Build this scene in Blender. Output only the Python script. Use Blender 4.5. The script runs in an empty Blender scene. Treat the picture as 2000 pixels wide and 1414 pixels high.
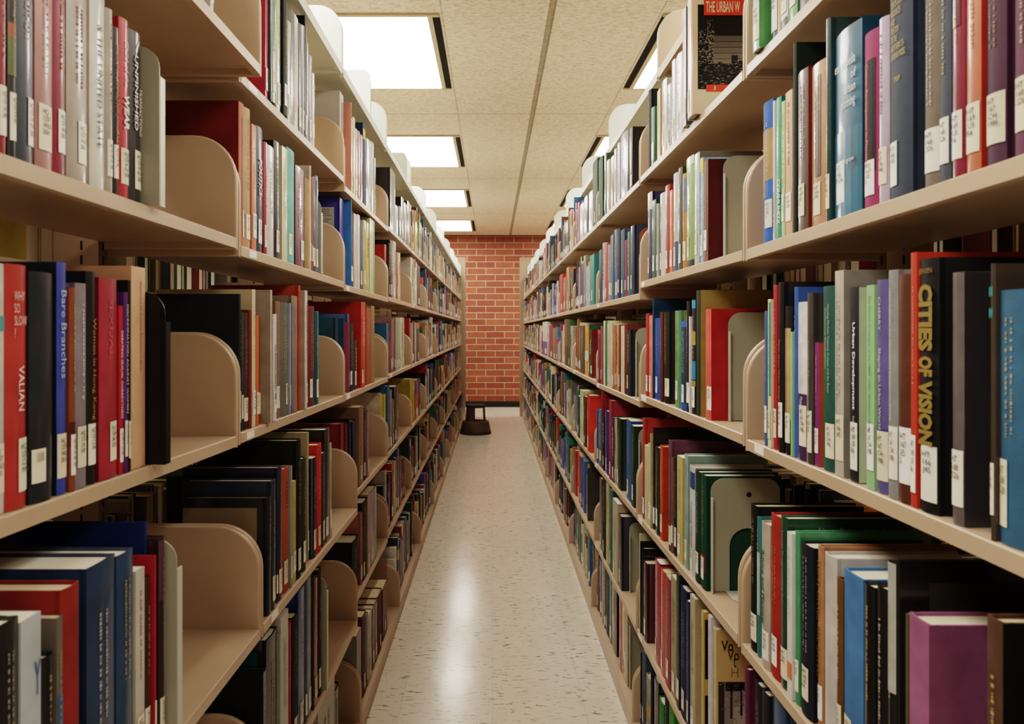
import bpy, bmesh, math, random
from mathutils import Vector, Matrix

random.seed(7)
SC = bpy.context.scene
COL = SC.collection
F = 1400.0            # focal length in pixels of the 2000 x 1414 frame
CX, CY = 962.0, 645.0  # where the aisle vanishes in that frame
EYE = 1.253
CEIL = EYE + 1.553
WALL_Y = 11.69
BAY0, BAYW, NBAY = 0.366, 0.914, 11


def s2l(c):
    return c / 12.92 if c <= 0.04045 else ((c + 0.055) / 1.055) ** 2.4


def rgb(h):
    h = h.lstrip('#')
    c = [s2l(int(h[i:i + 2], 16) / 255) for i in (0, 2, 4)]
    y = 0.2126 * c[0] + 0.7152 * c[1] + 0.0722 * c[2]
    return tuple(y + (k - y) * 0.88 for k in c) + (1.0,)


# ------------------------------------------------------------------ mesh helper
class MB:
    def __init__(self):
        self.v, self.f, self.c, self.m = [], [], [], []

    def face(self, pts, col, mat=0):
        b = len(self.v)
        self.v.extend(pts)
        self.f.append(tuple(range(b, b + len(pts))))
        self.c.append(col)
        self.m.append(mat)

    def mesh(self, pts, faces, col, mat=0):
        b = len(self.v)
        self.v.extend(pts)
        for f in faces:
            self.f.append(tuple(b + i for i in f))
            self.c.append(col)
            self.m.append(mat)

    def box(self, a, b, col=(1, 1, 1, 1), mat=0):
        (x0, y0, z0), (x1, y1, z1) = a, b
        if x0 > x1: x0, x1 = x1, x0
        if y0 > y1: y0, y1 = y1, y0
        if z0 > z1: z0, z1 = z1, z0
        p = [(x0, y0, z0), (x1, y0, z0), (x1, y1, z0), (x0, y1, z0), (x0, y0, z1), (x1, y0, z1), (x1, y1, z1), (x0, y1, z1)]
        self.mesh(p, [(0, 3, 2, 1), (4, 5, 6, 7), (0, 1, 5, 4), (1, 2, 6, 5), (2, 3, 7, 6), (3, 0, 4, 7)], col, mat)

    def build(self, name, mats, parent=None, loc=None, smooth=True):
        me = bpy.data.meshes.new(name)
        me.from_pydata(self.v, [], self.f)
        ca = me.color_attributes.new('Col', 'FLOAT_COLOR', 'CORNER')
        flat = []
        for f, c in zip(self.f, self.c):
            flat.extend(list(c) * len(f))
        ca.data.foreach_set('color', flat)
        for m in mats:
            me.materials.append(m)
        me.polygons.foreach_set('material_index', self.m)
        if smooth:
            me.polygons.foreach_set('use_smooth', [True] * len(self.f))
            me.set_sharp_from_angle(angle=math.radians(38))
        me.update()
        o = bpy.data.objects.new(name, me)
        COL.objects.link(o)
        if parent is not None:
            o.parent = parent
        if loc is not None:
            o.location = loc
        return o


def fix_normals(o):
    bm = bmesh.new()
    bm.from_mesh(o.data)
    bmesh.ops.recalc_face_normals(bm, faces=bm.faces)
    bm.to_mesh(o.data)
    bm.free()


def empty(name, loc=(0, 0, 0), label=None, cat=None, group=None):
    o = bpy.data.objects.new(name, None)
    COL.objects.link(o)
    o.empty_display_size = 0.05
    o.location = loc
    tag(o, label, cat, group)
    return o


def tag(o, label=None, cat=None, group=None, kind=None):
    if label: o['label'] = label
    if cat: o['category'] = cat
    if group: o['group'] = group
    if kind: o['kind'] = kind
    return o


# ------------------------------------------------------------------ text as mesh
_T = {}


def text_geo(s, bold=0.0, spacing=0.9):
    key = (s, bold)
    if key in _T:
        return _T[key]
    cu = bpy.data.curves.new('lettering', 'FONT')
    cu.body = s
    cu.size = 1.0
    cu.resolution_u = 2
    cu.fill_mode = 'FRONT'
    cu.offset = bold
    cu.space_line = spacing
    cu.align_x = 'LEFT'
    o = bpy.data.objects.new('lettering', cu)
    COL.objects.link(o)
    dg = bpy.context.evaluated_depsgraph_get()
    dg.update()
    ev = o.evaluated_get(dg)
    me = ev.to_mesh()
    vs = [(v.co.x, v.co.y) for v in me.vertices]
    fs = [tuple(p.vertices) for p in me.polygons]
    ev.to_mesh_clear()
    bpy.data.objects.remove(o)
    bpy.data.curves.remove(cu)
    x0 = min(p[0] for p in vs); x1 = max(p[0] for p in vs)
    y0 = min(p[1] for p in vs); y1 = max(p[1] for p in vs)
    vs = [((x - x0) / (x1 - x0), (y - y0) / (y1 - y0)) for x, y in vs]
    _T[key] = (vs, fs, (x1 - x0) / (y1 - y0))
    return _T[key]


def put_text(mb, s, org, ex, ey, w, h, col, mat=0, bold=0.0):
    """text filling the w x h box whose lower left corner is org; ex, ey unit axes"""
    vs, fs, asp = text_geo(s, bold)
    pts = [tuple(org[i] + ex[i] * w * a + ey[i] * h * b for i in range(3)) for a, b in vs]
    mb.mesh(pts, fs, col, mat)


# ------------------------------------------------------------------ materials
def new_mat(name):
    m = bpy.data.materials.new(name)
    m.use_nodes = True
    nt = m.node_tree
    b = nt.nodes['Principled BSDF']
    return m, nt, b


def link(nt, a, b):
    nt.links.new(a, b)


def mat_book(name, rough, coat, bump_scale, bump, spec=0.5, vary=0.25):
    m, nt, b = new_mat(name)
    at = nt.nodes.new('ShaderNodeAttribute'); at.attribute_name = 'Col'
    tc = nt.nodes.new('ShaderNodeTexCoord')
    n = nt.nodes.new('ShaderNodeTexNoise'); n.inputs['Scale'].default_value = 22; n.inputs['Detail'].default_value = 5
    link(nt, tc.outputs['Object'], n.inputs['Vector'])
    mr = nt.nodes.new('ShaderNodeMapRange')
    mr.inputs['From Min'].default_value = 0.3; mr.inputs['From Max'].default_value = 0.75
    mr.inputs['To Min'].default_value = 1.0 - vary; mr.inputs['To Max'].default_value = 1.0 + vary * 0.6
    link(nt, n.outputs['Fac'], mr.inputs['Value'])
    mx = nt.nodes.new('ShaderNodeVectorMath'); mx.operation = 'SCALE'
    link(nt, at.outputs['Color'], mx.inputs[0]); link(nt, mr.outputs['Result'], mx.inputs['Scale'])
    link(nt, mx.outputs['Vector'], b.inputs['Base Color'])
    b.inputs['Roughness'].default_value = rough
    b.inputs['Specular IOR Level'].default_value = spec
    if coat:
        b.inputs['Coat Weight'].default_value = coat
        b.inputs['Coat Roughness'].default_value = 0.12
    n2 = nt.nodes.new('ShaderNodeTexNoise'); n2.inputs['Scale'].default_value = bump_scale; n2.inputs['Detail'].default_value = 3
    link(nt, tc.outputs['Object'], n2.inputs['Vector'])
    bp = nt.nodes.new('ShaderNodeBump'); bp.inputs['Strength'].default_value = bump; bp.inputs['Distance'].default_value = 0.0006
    link(nt, n2.outputs['Fac'], bp.inputs['Height'])
    link(nt, bp.outputs['Normal'], b.inputs['Normal'])
    if coat:
        link(nt, bp.outputs['Normal'], b.inputs['Coat Normal'])
    return m


M_CLOTH = mat_book('book_cloth', 0.62, 0, 900, 0.5, 0.35)
M_GLOSS = mat_book('glossy_dust_jacket', 0.42, 0.55, 35, 0.35, 0.5)
M_PAPER = mat_book('paper_cover', 0.5, 0.15, 60, 0.15, 0.4, 0.12)
M_INK = mat_book('printed_ink', 0.55, 0, 300, 0.05, 0.3, 0.05)
M_LABEL = mat_book('paper_label', 0.6, 0.1, 80, 0.1, 0.3, 0.1)


def mat_pages():
    m, nt, b = new_mat('page_edges')
    at = nt.nodes.new('ShaderNodeAttribute'); at.attribute_name = 'Col'
    tc = nt.nodes.new('ShaderNodeTexCoord')
    mp = nt.nodes.new('ShaderNodeMapping'); mp.inputs['Scale'].default_value = (4, 900, 4)
    link(nt, tc.outputs['Object'], mp.inputs['Vector'])
    n = nt.nodes.new('ShaderNodeTexNoise'); n.inputs['Scale'].default_value = 1.5; n.inputs['Detail'].default_value = 3
    link(nt, mp.outputs['Vector'], n.inputs['Vector'])
    mr = nt.nodes.new('ShaderNodeMapRange')
    mr.inputs['To Min'].default_value = 0.72; mr.inputs['To Max'].default_value = 1.1
    link(nt, n.outputs['Fac'], mr.inputs['Value'])
    mx = nt.nodes.new('ShaderNodeVectorMath'); mx.operation = 'SCALE'
    link(nt, at.outputs['Color'], mx.inputs[0]); link(nt, mr.outputs['Result'], mx.inputs['Scale'])
    link(nt, mx.outputs['Vector'], b.inputs['Base Color'])
    b.inputs['Roughness'].default_value = 0.85
    b.inputs['Specular IOR Level'].default_value = 0.15
    return m


M_PAGES = mat_pages()


def mat_enamel(name, hexc, rough=0.38, vary=0.12, metallic=0.0, mott=9):
    m, nt, b = new_mat(name)
    tc = nt.nodes.new('ShaderNodeTexCoord')
    n = nt.nodes.new('ShaderNodeTexNoise'); n.inputs['Scale'].default_value = mott; n.inputs['Detail'].default_value = 6
    link(nt, tc.outputs['Object'], n.inputs['Vector'])
    r = nt.nodes.new('ShaderNodeMixRGB')
    c = rgb(hexc)
    r.inputs['Color1'].default_value = tuple(x * (1 - vary) for x in c[:3]) + (1,)
    r.inputs['Color2'].default_value = tuple(min(1, x * (1 + vary)) for x in c[:3]) + (1,)
    link(nt, n.outputs['Fac'], r.inputs['Fac'])
    link(nt, r.outputs['Color'], b.inputs['Base Color'])
    b.inputs['Roughness'].default_value = rough
    b.inputs['Metallic'].default_value = metallic
    n2 = nt.nodes.new('ShaderNodeTexNoise'); n2.inputs['Scale'].default_value = 420; n2.inputs['Detail'].default_value = 2
    link(nt, tc.outputs['Object'], n2.inputs['Vector'])
    bp = nt.nodes.new('ShaderNodeBump'); bp.inputs['Strength'].default_value = 0.12; bp.inputs['Distance'].default_value = 0.0006
    link(nt, n2.outputs['Fac'], bp.inputs['Height'])
    link(nt, bp.outputs['Normal'], b.inputs['Normal'])
    return m


M_TAN = mat_enamel('tan_shelf_enamel', '#b69d81', 0.36)
M_PALE = mat_enamel('pale_canopy_enamel', '#d3d6c6', 0.4, 0.05)
M_POST = mat_enamel('shelf_post_enamel', '#8d7458', 0.45)
M_SLOT = mat_enamel('dark_slot', '#1c1510', 0.8)
M_GREYEND = mat_enamel('grey_green_bookend', '#9a9a86', 0.4, 0.06)
M_GREYRIM = mat_enamel('pale_bookend_rim', '#b9bcae', 0.35, 0.05)
M_BLACKEND = mat_enamel('black_bookend', '#151413', 0.35)
M_BRICKEND = mat_enamel('red_brown_bookend', '#9a5440', 0.45)
M_STOOL = mat_enamel('brown_stool', '#5c483a', 0.5)
M_STOOLRUB = mat_enamel('stool_rubber', '#3a2e27', 0.75)
M_TILELAB = mat_enamel('white_shelf_label', '#e8e4da', 0.5, 0.06, 0, 60)
M_BLACKBASE = mat_enamel('black_baseboard', '#15130f', 0.45)
M_ENDP = mat_enamel('end_panel_enamel', '#a58f73', 0.5)
M_FRAME = mat_enamel('light_frame', '#c9b795', 0.5)
M_AIR = mat_enamel('dark_air_slot', '#0c0a07', 0.8)


def mat_floor():
    m, nt, b = new_mat('vinyl_floor_tiles')
    tc = nt.nodes.new('ShaderNodeTexCoord')
    # dark flecks, stretched across the aisle, turned by a slow noise
    w = nt.nodes.new('ShaderNodeTexNoise'); w.inputs['Scale'].default_value = 3.5; w.inputs['Detail'].default_value = 2
    link(nt, tc.outputs['Object'], w.inputs['Vector'])
    ws = nt.nodes.new('ShaderNodeVectorMath'); ws.operation = 'SCALE'; ws.inputs['Scale'].default_value = 0.09
    link(nt, w.outputs['Color'], ws.inputs[0])
    wa = nt.nodes.new('ShaderNodeVectorMath'); wa.operation = 'ADD'
    link(nt, tc.outputs['Object'], wa.inputs[0]); link(nt, ws.outputs['Vector'], wa.inputs[1])
    mp = nt.nodes.new('ShaderNodeMapping'); mp.inputs['Scale'].default_value = (15, 52, 1)
    link(nt, wa.outputs['Vector'], mp.inputs['Vector'])
    n = nt.nodes.new('ShaderNodeTexNoise'); n.inputs['Scale'].default_value = 1.6; n.inputs['Detail'].default_value = 4; n.inputs['Roughness'].default_value = 0.62
    link(nt, mp.outputs['Vector'], n.inputs['Vector'])
    r = nt.nodes.new('ShaderNodeValToRGB')
    r.color_ramp.elements[0].position = 0.575; r.color_ramp.elements[0].color = (0, 0, 0, 1)
    r.color_ramp.elements[1].position = 0.625; r.color_ramp.elements[1].color = (1, 1, 1, 1)
    link(nt, n.outputs['Fac'], r.inputs['Fac'])
    n3 = nt.nodes.new('ShaderNodeTexNoise'); n3.inputs['Scale'].default_value = 7; n3.inputs['Detail'].default_value = 5
    link(nt, tc.outputs['Object'], n3.inputs['Vector'])
    mx0 = nt.nodes.new('ShaderNodeMixRGB')
    mx0.inputs['Color1'].default_value = rgb('#d3c7b4'); mx0.inputs['Color2'].default_value = rgb('#e2d8c7')
    link(nt, n3.outputs['Fac'], mx0.inputs['Fac'])
    mx = nt.nodes.new('ShaderNodeMixRGB'); mx.inputs['Color2'].default_value = rgb('#6d6049')
    cl = nt.nodes.new('ShaderNodeMapRange'); cl.inputs['From Min'].default_value = 0.35; cl.inputs['From Max'].default_value = 0.62
    cl.inputs['To Min'].default_value = 0.25; cl.inputs['To Max'].default_value = 0.9
    link(nt, n3.outputs['Fac'], cl.inputs['Value'])
    mul = nt.nodes.new('ShaderNodeMath'); mul.operation = 'MULTIPLY'; link(nt, cl.outputs[0], mul.inputs[1])
    link(nt, r.outputs['Color'], mul.inputs[0]); link(nt, mul.outputs[0], mx.inputs['Fac'])
    link(nt, mx0.outputs['Color'], mx.inputs['Color1'])
    # faint tile joints every 0.305 m
    br = nt.nodes.new('ShaderNodeTexBrick')
    br.offset = 0.0
    br.inputs['Scale'].default_value = 1.0; br.inputs['Brick Width'].default_value = 0.305; br.inputs['Row Height'].default_value = 0.305
    br.inputs['Mortar Size'].default_value = 0.0012; br.inputs['Mortar Smooth'].default_value = 0.3
    br.inputs['Color1'].default_value = (1, 1, 1, 1); br.inputs['Color2'].default_value = (0.95, 0.95, 0.95, 1); br.inputs['Mortar'].default_value = (0.82, 0.8, 0.76, 1)
    link(nt, tc.outputs['Object'], br.inputs['Vector'])
    mm = nt.nodes.new('ShaderNodeMixRGB'); mm.blend_type = 'MULTIPLY'; mm.inputs['Fac'].default_value = 1
    link(nt, mx.outputs['Color'], mm.inputs['Color1']); link(nt, br.outputs['Color'], mm.inputs['Color2'])
    link(nt, mm.outputs['Color'], b.inputs['Base Color'])
    b.inputs['Roughness'].default_value = 0.17
    b.inputs['Specular IOR Level'].default_value = 0.5
    n4 = nt.nodes.new('ShaderNodeTexNoise'); n4.inputs['Scale'].default_value = 6; n4.inputs['Detail'].default_value = 3
    link(nt, tc.outputs['Object'], n4.inputs['Vector'])
    bp = nt.nodes.new('ShaderNodeBump'); bp.inputs['Strength'].default_value = 0.25; bp.inputs['Distance'].default_value = 0.004
    link(nt, n4.outputs['Fac'], bp.inputs['Height']); link(nt, bp.outputs['Normal'], b.inputs['Normal'])
    return m


LP = 2.19            # pitch of lights and ceiling grid
LX0, LY0 = -0.807, 4.052   # centre of one light


def mat_ceiling():
    m, nt, b = new_mat('acoustic_ceiling_tiles')
    tc = nt.nodes.new('ShaderNodeTexCoord')
    sep = nt.nodes.new('ShaderNodeSeparateXYZ'); link(nt, tc.outputs['Object'], sep.inputs[0])

    def line(axis, centre, half, period):
        a = nt.nodes.new('ShaderNodeMath'); a.operation = 'SUBTRACT'; a.inputs[1].default_value = centre - period / 2
        link(nt, sep.outputs[axis], a.inputs[0])
        p = nt.nodes.new('ShaderNodeMath'); p.operation = 'FLOORED_MODULO'; p.inputs[1].default_value = period
        link(nt, a.outputs[0], p.inputs[0])
        d = nt.nodes.new('ShaderNodeMath'); d.operation = 'SUBTRACT'; d.inputs[1].default_value = period / 2
        link(nt, p.outputs[0], d.inputs[0])
        e = nt.nodes.new('ShaderNodeMath'); e.operation = 'ABSOLUTE'; link(nt, d.outputs[0], e.inputs[0])
        g = nt.nodes.new('ShaderNodeMath'); g.operation = 'LESS_THAN'; g.inputs[1].default_value = half
        link(nt, e.outputs[0], g.inputs[0])
        return g.outputs[0]

    def addw(x, y, wy):
        q = nt.nodes.new('ShaderNodeMath'); q.operation = 'MULTIPLY'; q.inputs[1].default_value = wy
        link(nt, y, q.inputs[0])
        if x is None:
            return q.outputs[0]
        mxx = nt.nodes.new('ShaderNodeMath'); mxx.operation = 'MAXIMUM'
        link(nt, x, mxx.inputs[0]); link(nt, q.outputs[0], mxx.inputs[1])
        return mxx.outputs[0]

    mid = LX0 + LP / 2
    acc = addw(None, line(0, mid, 0.018, LP), 0.55)
    acc = addw(acc, line(0, mid + 0.011, 0.003, LP), 0.75)
    acc = addw(acc, line(0, mid - 0.013, 0.002, LP), 0.6)
    acc = addw(acc, line(0, LX0, 0.0, LP), 0.0)
    acc = addw(acc, line(0, mid + 0.535, 0.004, LP), 0.38)
    acc = addw(acc, line(0, mid - 0.535, 0.004, LP), 0.38)
    acc = addw(acc, line(1, LY0 + LP / 2, 0.006, LP), 0.5)
    acc = addw(acc, line(1, LY0 + 0.545, 0.003, LP), 0.15)
    acc = addw(acc, line(1, LY0 - 0.545, 0.003, LP), 0.15)
    acc = addw(acc, line(1, LY0, 0.002, LP), 0.08)
    n = nt.nodes.new('ShaderNodeTexNoise'); n.inputs['Scale'].default_value = 55; n.inputs['Detail'].default_value = 6; n.inputs['Roughness'].default_value = 0.7
    mp = nt.nodes.new('ShaderNodeMapping'); mp.inputs['Scale'].default_value = (0.7, 1.6, 1)
    link(nt, tc.outputs['Object'], mp.inputs['Vector']); link(nt, mp.outputs['Vector'], n.inputs['Vector'])
    r = nt.nodes.new('ShaderNodeValToRGB')
    r.color_ramp.elements[0].position = 0.33; r.color_ramp.elements[0].color = rgb('#c8b498')
    r.color_ramp.elements[1].position = 0.55; r.color_ramp.elements[1].color = rgb('#f6e5d0')
    link(nt, n.outputs['Fac'], r.inputs['Fac'])
    mx = nt.nodes.new('ShaderNodeMixRGB'); mx.inputs['Color2'].default_value = rgb('#5a4a30')
    link(nt, acc, mx.inputs['Fac']); link(nt, r.outputs['Color'], mx.inputs['Color1'])
    link(nt, mx.outputs['Color'], b.inputs['Base Color'])
    b.inputs['Roughness'].default_value = 0.9
    b.inputs['Specular IOR Level'].default_value = 0.1
    bp = nt.nodes.new('ShaderNodeBump'); bp.inputs['Strength'].default_value = 0.5; bp.inputs['Distance'].default_value = 0.004
    link(nt, n.outputs['Fac'], bp.inputs['Height']); link(nt, bp.outputs['Normal'], b.inputs['Normal'])
    return m


def mat_brick():
    m, nt, b = new_mat('red_brick_wall')
    tc = nt.nodes.new('ShaderNodeTexCoord')
    mp = nt.nodes.new('ShaderNodeMapping'); mp.inputs['Rotation'].default_value = (-math.pi / 2, 0, 0)
    mp.inputs['Location'].default_value = (0.06, -0.035, 0)
    sw = nt.nodes.new('ShaderNodeSeparateXYZ'); link(nt, tc.outputs['Object'], sw.inputs[0])
    cb = nt.nodes.new('ShaderNodeCombineXYZ'); link(nt, sw.outputs[0], cb.inputs[0]); link(nt, sw.outputs[2], cb.inputs[1])
    add = nt.nodes.new('ShaderNodeVectorMath'); add.operation = 'ADD'; add.inputs[1].default_value = (0.11, 0.012, 0)
    link(nt, cb.outputs[0], add.inputs[0])
    br = nt.nodes.new('ShaderNodeTexBrick')
    br.offset = 0.5; br.offset_frequency = 2; br.squash = 1
    br.inputs['Scale'].default_value = 1
    br.inputs['Brick Width'].default_value = 0.305; br.inputs['Row Height'].default_value = 0.1035
    br.inputs['Mortar Size'].default_value = 0.0075; br.inputs['Mortar Smooth'].default_value = 0.25; br.inputs['Bias'].default_value = 0.1
    br.inputs['Color1'].default_value = rgb('#7f3c27'); br.inputs['Color2'].default_value = rgb('#945033'); br.inputs['Mortar'].default_value = rgb('#a68e72')
    link(nt, add.outputs[0], br.inputs['Vector'])
    n = nt.nodes.new('ShaderNodeTexNoise'); n.inputs['Scale'].default_value = 9; n.inputs['Detail'].default_value = 6
    link(nt, tc.outputs['Object'], n.inputs['Vector'])
    mr = nt.nodes.new('ShaderNodeMapRange'); mr.inputs['To Min'].default_value = 0.72; mr.inputs['To Max'].default_value = 1.25
    link(nt, n.outputs['Fac'], mr.inputs['Value'])
    mx = nt.nodes.new('ShaderNodeVectorMath'); mx.operation = 'SCALE'
    link(nt, br.outputs['Color'], mx.inputs[0]); link(nt, mr.outputs['Result'], mx.inputs['Scale'])
    link(nt, mx.outputs['Vector'], b.inputs['Base Color'])
    b.inputs['Roughness'].default_value = 0.75
    bp = nt.nodes.new('ShaderNodeBump'); bp.invert = True; bp.inputs['Strength'].default_value = 0.5; bp.inputs['Distance'].default_value = 0.006
    link(nt, br.outputs['Fac'], bp.inputs['Height']); link(nt, bp.outputs['Normal'], b.inputs['Normal'])
    return m


def mat_plain(name, hexc, rough=0.8):
    m, nt, b = new_mat(name)
    tc = nt.nodes.new('ShaderNodeTexCoord')
    n = nt.nodes.new('ShaderNodeTexNoise'); n.inputs['Scale'].default_value = 4
    link(nt, tc.outputs['Object'], n.inputs['Vector'])
    r = nt.nodes.new('ShaderNodeMixRGB'); c = rgb(hexc)
    r.inputs['Color1'].default_value = tuple(x * 0.93 for x in c[:3]) + (1,); r.inputs['Color2'].default_value = c
    link(nt, n.outputs['Fac'], r.inputs['Fac']); link(nt, r.outputs['Color'], b.inputs['Base Color'])
    b.inputs['Roughness'].default_value = rough
    return m


LIGHT_STRENGTH = 9.0


def mat_light():
    m = bpy.data.materials.new('lit_diffuser')
    m.use_nodes = True
    nt = m.node_tree
    nt.nodes.clear()
    out = nt.nodes.new('ShaderNodeOutputMaterial')
    e = nt.nodes.new('ShaderNodeEmission')
    e.inputs['Color'].default_value = (1.0, 0.925, 0.83, 1)
    e.inputs['Strength'].default_value = LIGHT_STRENGTH
    link(nt, e.outputs[0], out.inputs[0])
    return m


# ------------------------------------------------------------------ room shell
XW, YB = 3.4, -1.6


def structure(name, a, b, mat):
    mb = MB(); mb.box(a, b)
    o = mb.build(name, [mat], smooth=False)
    o['kind'] = 'structure'
    return o


structure('floor', (-XW, YB, -0.1), (XW, WALL_Y, 0), mat_floor())
structure('ceiling', (-XW, YB, CEIL), (XW, WALL_Y, CEIL + 0.1), mat_ceiling())
structure('wall_back', (-XW - 0.1, WALL_Y, -0.1), (XW + 0.1, WALL_Y + 0.15, CEIL + 0.1), mat_brick())
M_SIDE = mat_plain('beige_side_wall', '#a8957a')
structure('wall_left', (-XW - 0.1, YB, -0.1), (-XW, WALL_Y, CEIL + 0.1), M_SIDE)
structure('wall_right', (XW, YB, -0.1), (XW + 0.1, WALL_Y, CEIL + 0.1), M_SIDE)
structure('wall_front', (-XW - 0.1, YB - 0.1, -0.1), (XW + 0.1, YB, CEIL + 0.1), mat_plain('brown_front_wall', '#6a5844'))
structure('baseboard_back', (-XW, WALL_Y - 0.012, 0), (XW, WALL_Y - 0.0005, 0.095), M_BLACKBASE)

# ------------------------------------------------------------------ ceiling lights
M_EMIT = mat_light()
COLNAME = {-1: 'over the far left', 0: 'over the left book range', 1: 'over the right book range', 2: 'over the far right'}


def ceiling_light(cx, cy, label):
    root = empty('ceiling_light', (cx, cy, CEIL), label, 'ceiling light', 'square ceiling light panels')
    h = 0.545
    fr = MB()
    for a, b in (((-h, -h), (h, -h + 0.022)), ((-h, h - 0.022), (h, h)), ((-h + 0.035, -h + 0.022), (-h + 0.06, h - 0.022)), ((h - 0.06, -h + 0.022), (h - 0.035, h - 0.022))):
        fr.box((a[0], a[1], -0.012), (b[0], b[1], -0.0005))
    fr.build('light_frame', [M_FRAME], root, smooth=False)
    sl = MB()
    sl.box((-h, -h + 0.022, -0.006), (-h + 0.035, h - 0.022, -0.0005))
    sl.box((h - 0.035, -h + 0.022, -0.006), (h, h - 0.022, -0.0005))
    sl.box((-h + 0.06, -h + 0.022, -0.009), (h - 0.06, -h + 0.028, -0.0005))
    sl.build('air_slot', [M_AIR], root, smooth=False)
    df = MB()
    df.face([(-h + 0.06, -h + 0.028, -0.004), (-h + 0.06, h - 0.022, -0.004), (h - 0.06, h - 0.022, -0.004), (h - 0.06, -h + 0.028, -0.004)], (1, 1, 1, 1))
    df.build('diffuser', [M_EMIT], root, smooth=False)
    return root


_ord = ['first', 'second', 'third', 'fourth', 'fifth', 'sixth', 'seventh', 'eighth', 'ninth', 'tenth', 'eleventh', 'twelfth', 'thirteenth', 'fourteenth', 'fifteenth', 'sixteenth', 'seventeenth', 'eighteenth', 'nineteenth', 'twentieth', 'twenty-first', 'twenty-second', 'twenty-third', 'twenty-fourth', 'twenty-fifth', 'twenty-sixth']
for ci in (-1, 0, 1, 2):
    for ri in range(-2, 4):
        cx, cy = LX0 + LP * ci, LY0 + LP * ri
        if abs(cx) + 0.56 > XW or cy - 0.56 < YB: continue
        if ri >= 0:
            lab = 'glowing square light panel %s, %s row back toward the brick wall' % (COLNAME[ci], ['nearest', 'second', 'third', 'farthest'][ri])
        else:
            lab = 'glowing square light panel %s, %s row behind the viewer\'s overhead line' % (COLNAME[ci], _ord[-ri - 1])
        ceiling_light(cx, cy, lab)

# ------------------------------------------------------------------ shelving
ROWS = 'TABCDEF'      # T = canopy on top, F = base shelf
ROWNAME = {'T': 'canopy', 'A': 'top', 'B': 'second', 'C': 'third', 'D': 'fourth', 'E': 'fifth', 'F': 'bottom'}


def bay_y(b):          # bay 1 is the nearest
    return BAY0 + BAYW * (b - 1), BAY0 + BAYW * b


ZL = {'T': 2.062, 'A': 1.708, 'B': 1.400, 'C': 1.060, 'D': 0.715, 'E': 0.368, 'F': 0.060}
ZR = {'T': 2.050, 'A': 1.716, 'B': 1.367, 'C': 1.032, 'D': 0.690, 'E': 0.346, 'F': 0.060}
XL = {'T': 0.458, 'A': 0.453, 'B': 0.453, 'C': 0.453, 'D': 0.453, 'E': 0.453, 'F': 0.402}
XR = {'T': 0.505, 'A': 0.450, 'B': 0.450, 'C': 0.450, 'D': 0.442, 'E': 0.440, 'F': 0.428}
OVER = {   # (side, row, bay): (z near, z far, x)
    (-1, 'A', 1): (1.724, 1.724, 0.411), (-1, 'A', 2): (1.719, 1.722, 0.453), (-1, 'A', 3): (1.699, 1.699, 0.453),
    (-1, 'B', 1): (1.417, 1.417, 0.453), (-1, 'B', 2): (1.406, 1.401, 0.453), (-1, 'B', 3): (1.394, 1.394, 0.453),
    (-1, 'C', 1): (1.087, 1.066, 0.453), (-1, 'C', 2): (1.068, 1.055, 0.453), (-1, 'C', 3): (1.055, 1.050, 0.453),
    (-1, 'D', 1): (0.728, 0.724, 0.412), (-1, 'D', 2): (0.724, 0.711, 0.412), (-1, 'D', 3): (0.717, 0.709, 0.453),
    (-1, 'E', 1): (0.39, 0.39, 0.412), (-1, 'E', 2): (0.372, 0.369, 0.412), (-1, 'E', 3): (0.362, 0.355, 0.453),
    (1, 'A', 1): (1.724, 1.722, 0.450), (1, 'A', 2): (1.722, 1.720, 0.450),
    (1, 'B', 1): (1.405, 1.397, 0.450), (1, 'B', 2): (1.398, 1.400, 0.450), (1, 'B', 3): (1.367, 1.367, 0.450),
    (1, 'C', 1): (1.063, 1.060, 0.450), (1, 'C', 2): (1.066, 1.058, 0.450), (1, 'C', 3): (1.037, 1.026, 0.450),
    (1, 'D', 1): (0.703, 0.700, 0.442), (1, 'D', 2): (0.706, 0.693, 0.441), (1, 'D', 3): (0.694, 0.685, 0.441),
    (1, 'E', 1): (0.346, 0.346, 0.440), (1, 'E', 2): (0.346, 0.346, 0.440), (1, 'E', 3): (0.346, 0.346, 0.440),
}


def shelf_spec(s, r, b):
    if (s, r, b) in OVER:
        return OVER[(s, r, b)]
    z = (ZL if s < 0 else ZR)[r]
    x = (XL if s < 0 else XR)[r]
    if r in 'CD' and b >= 4:
        z += 0.0
    return z, z, x


def shelf_z(s, r, b, y):
    zn, zf, x = shelf_spec(s, r, b)
    y0, y1 = bay_y(b)
    return zn + (zf - zn) * (y - y0) / (y1 - y0)


XC = 0.735            # middle of a range
PLATE_T = 0.0105


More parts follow.
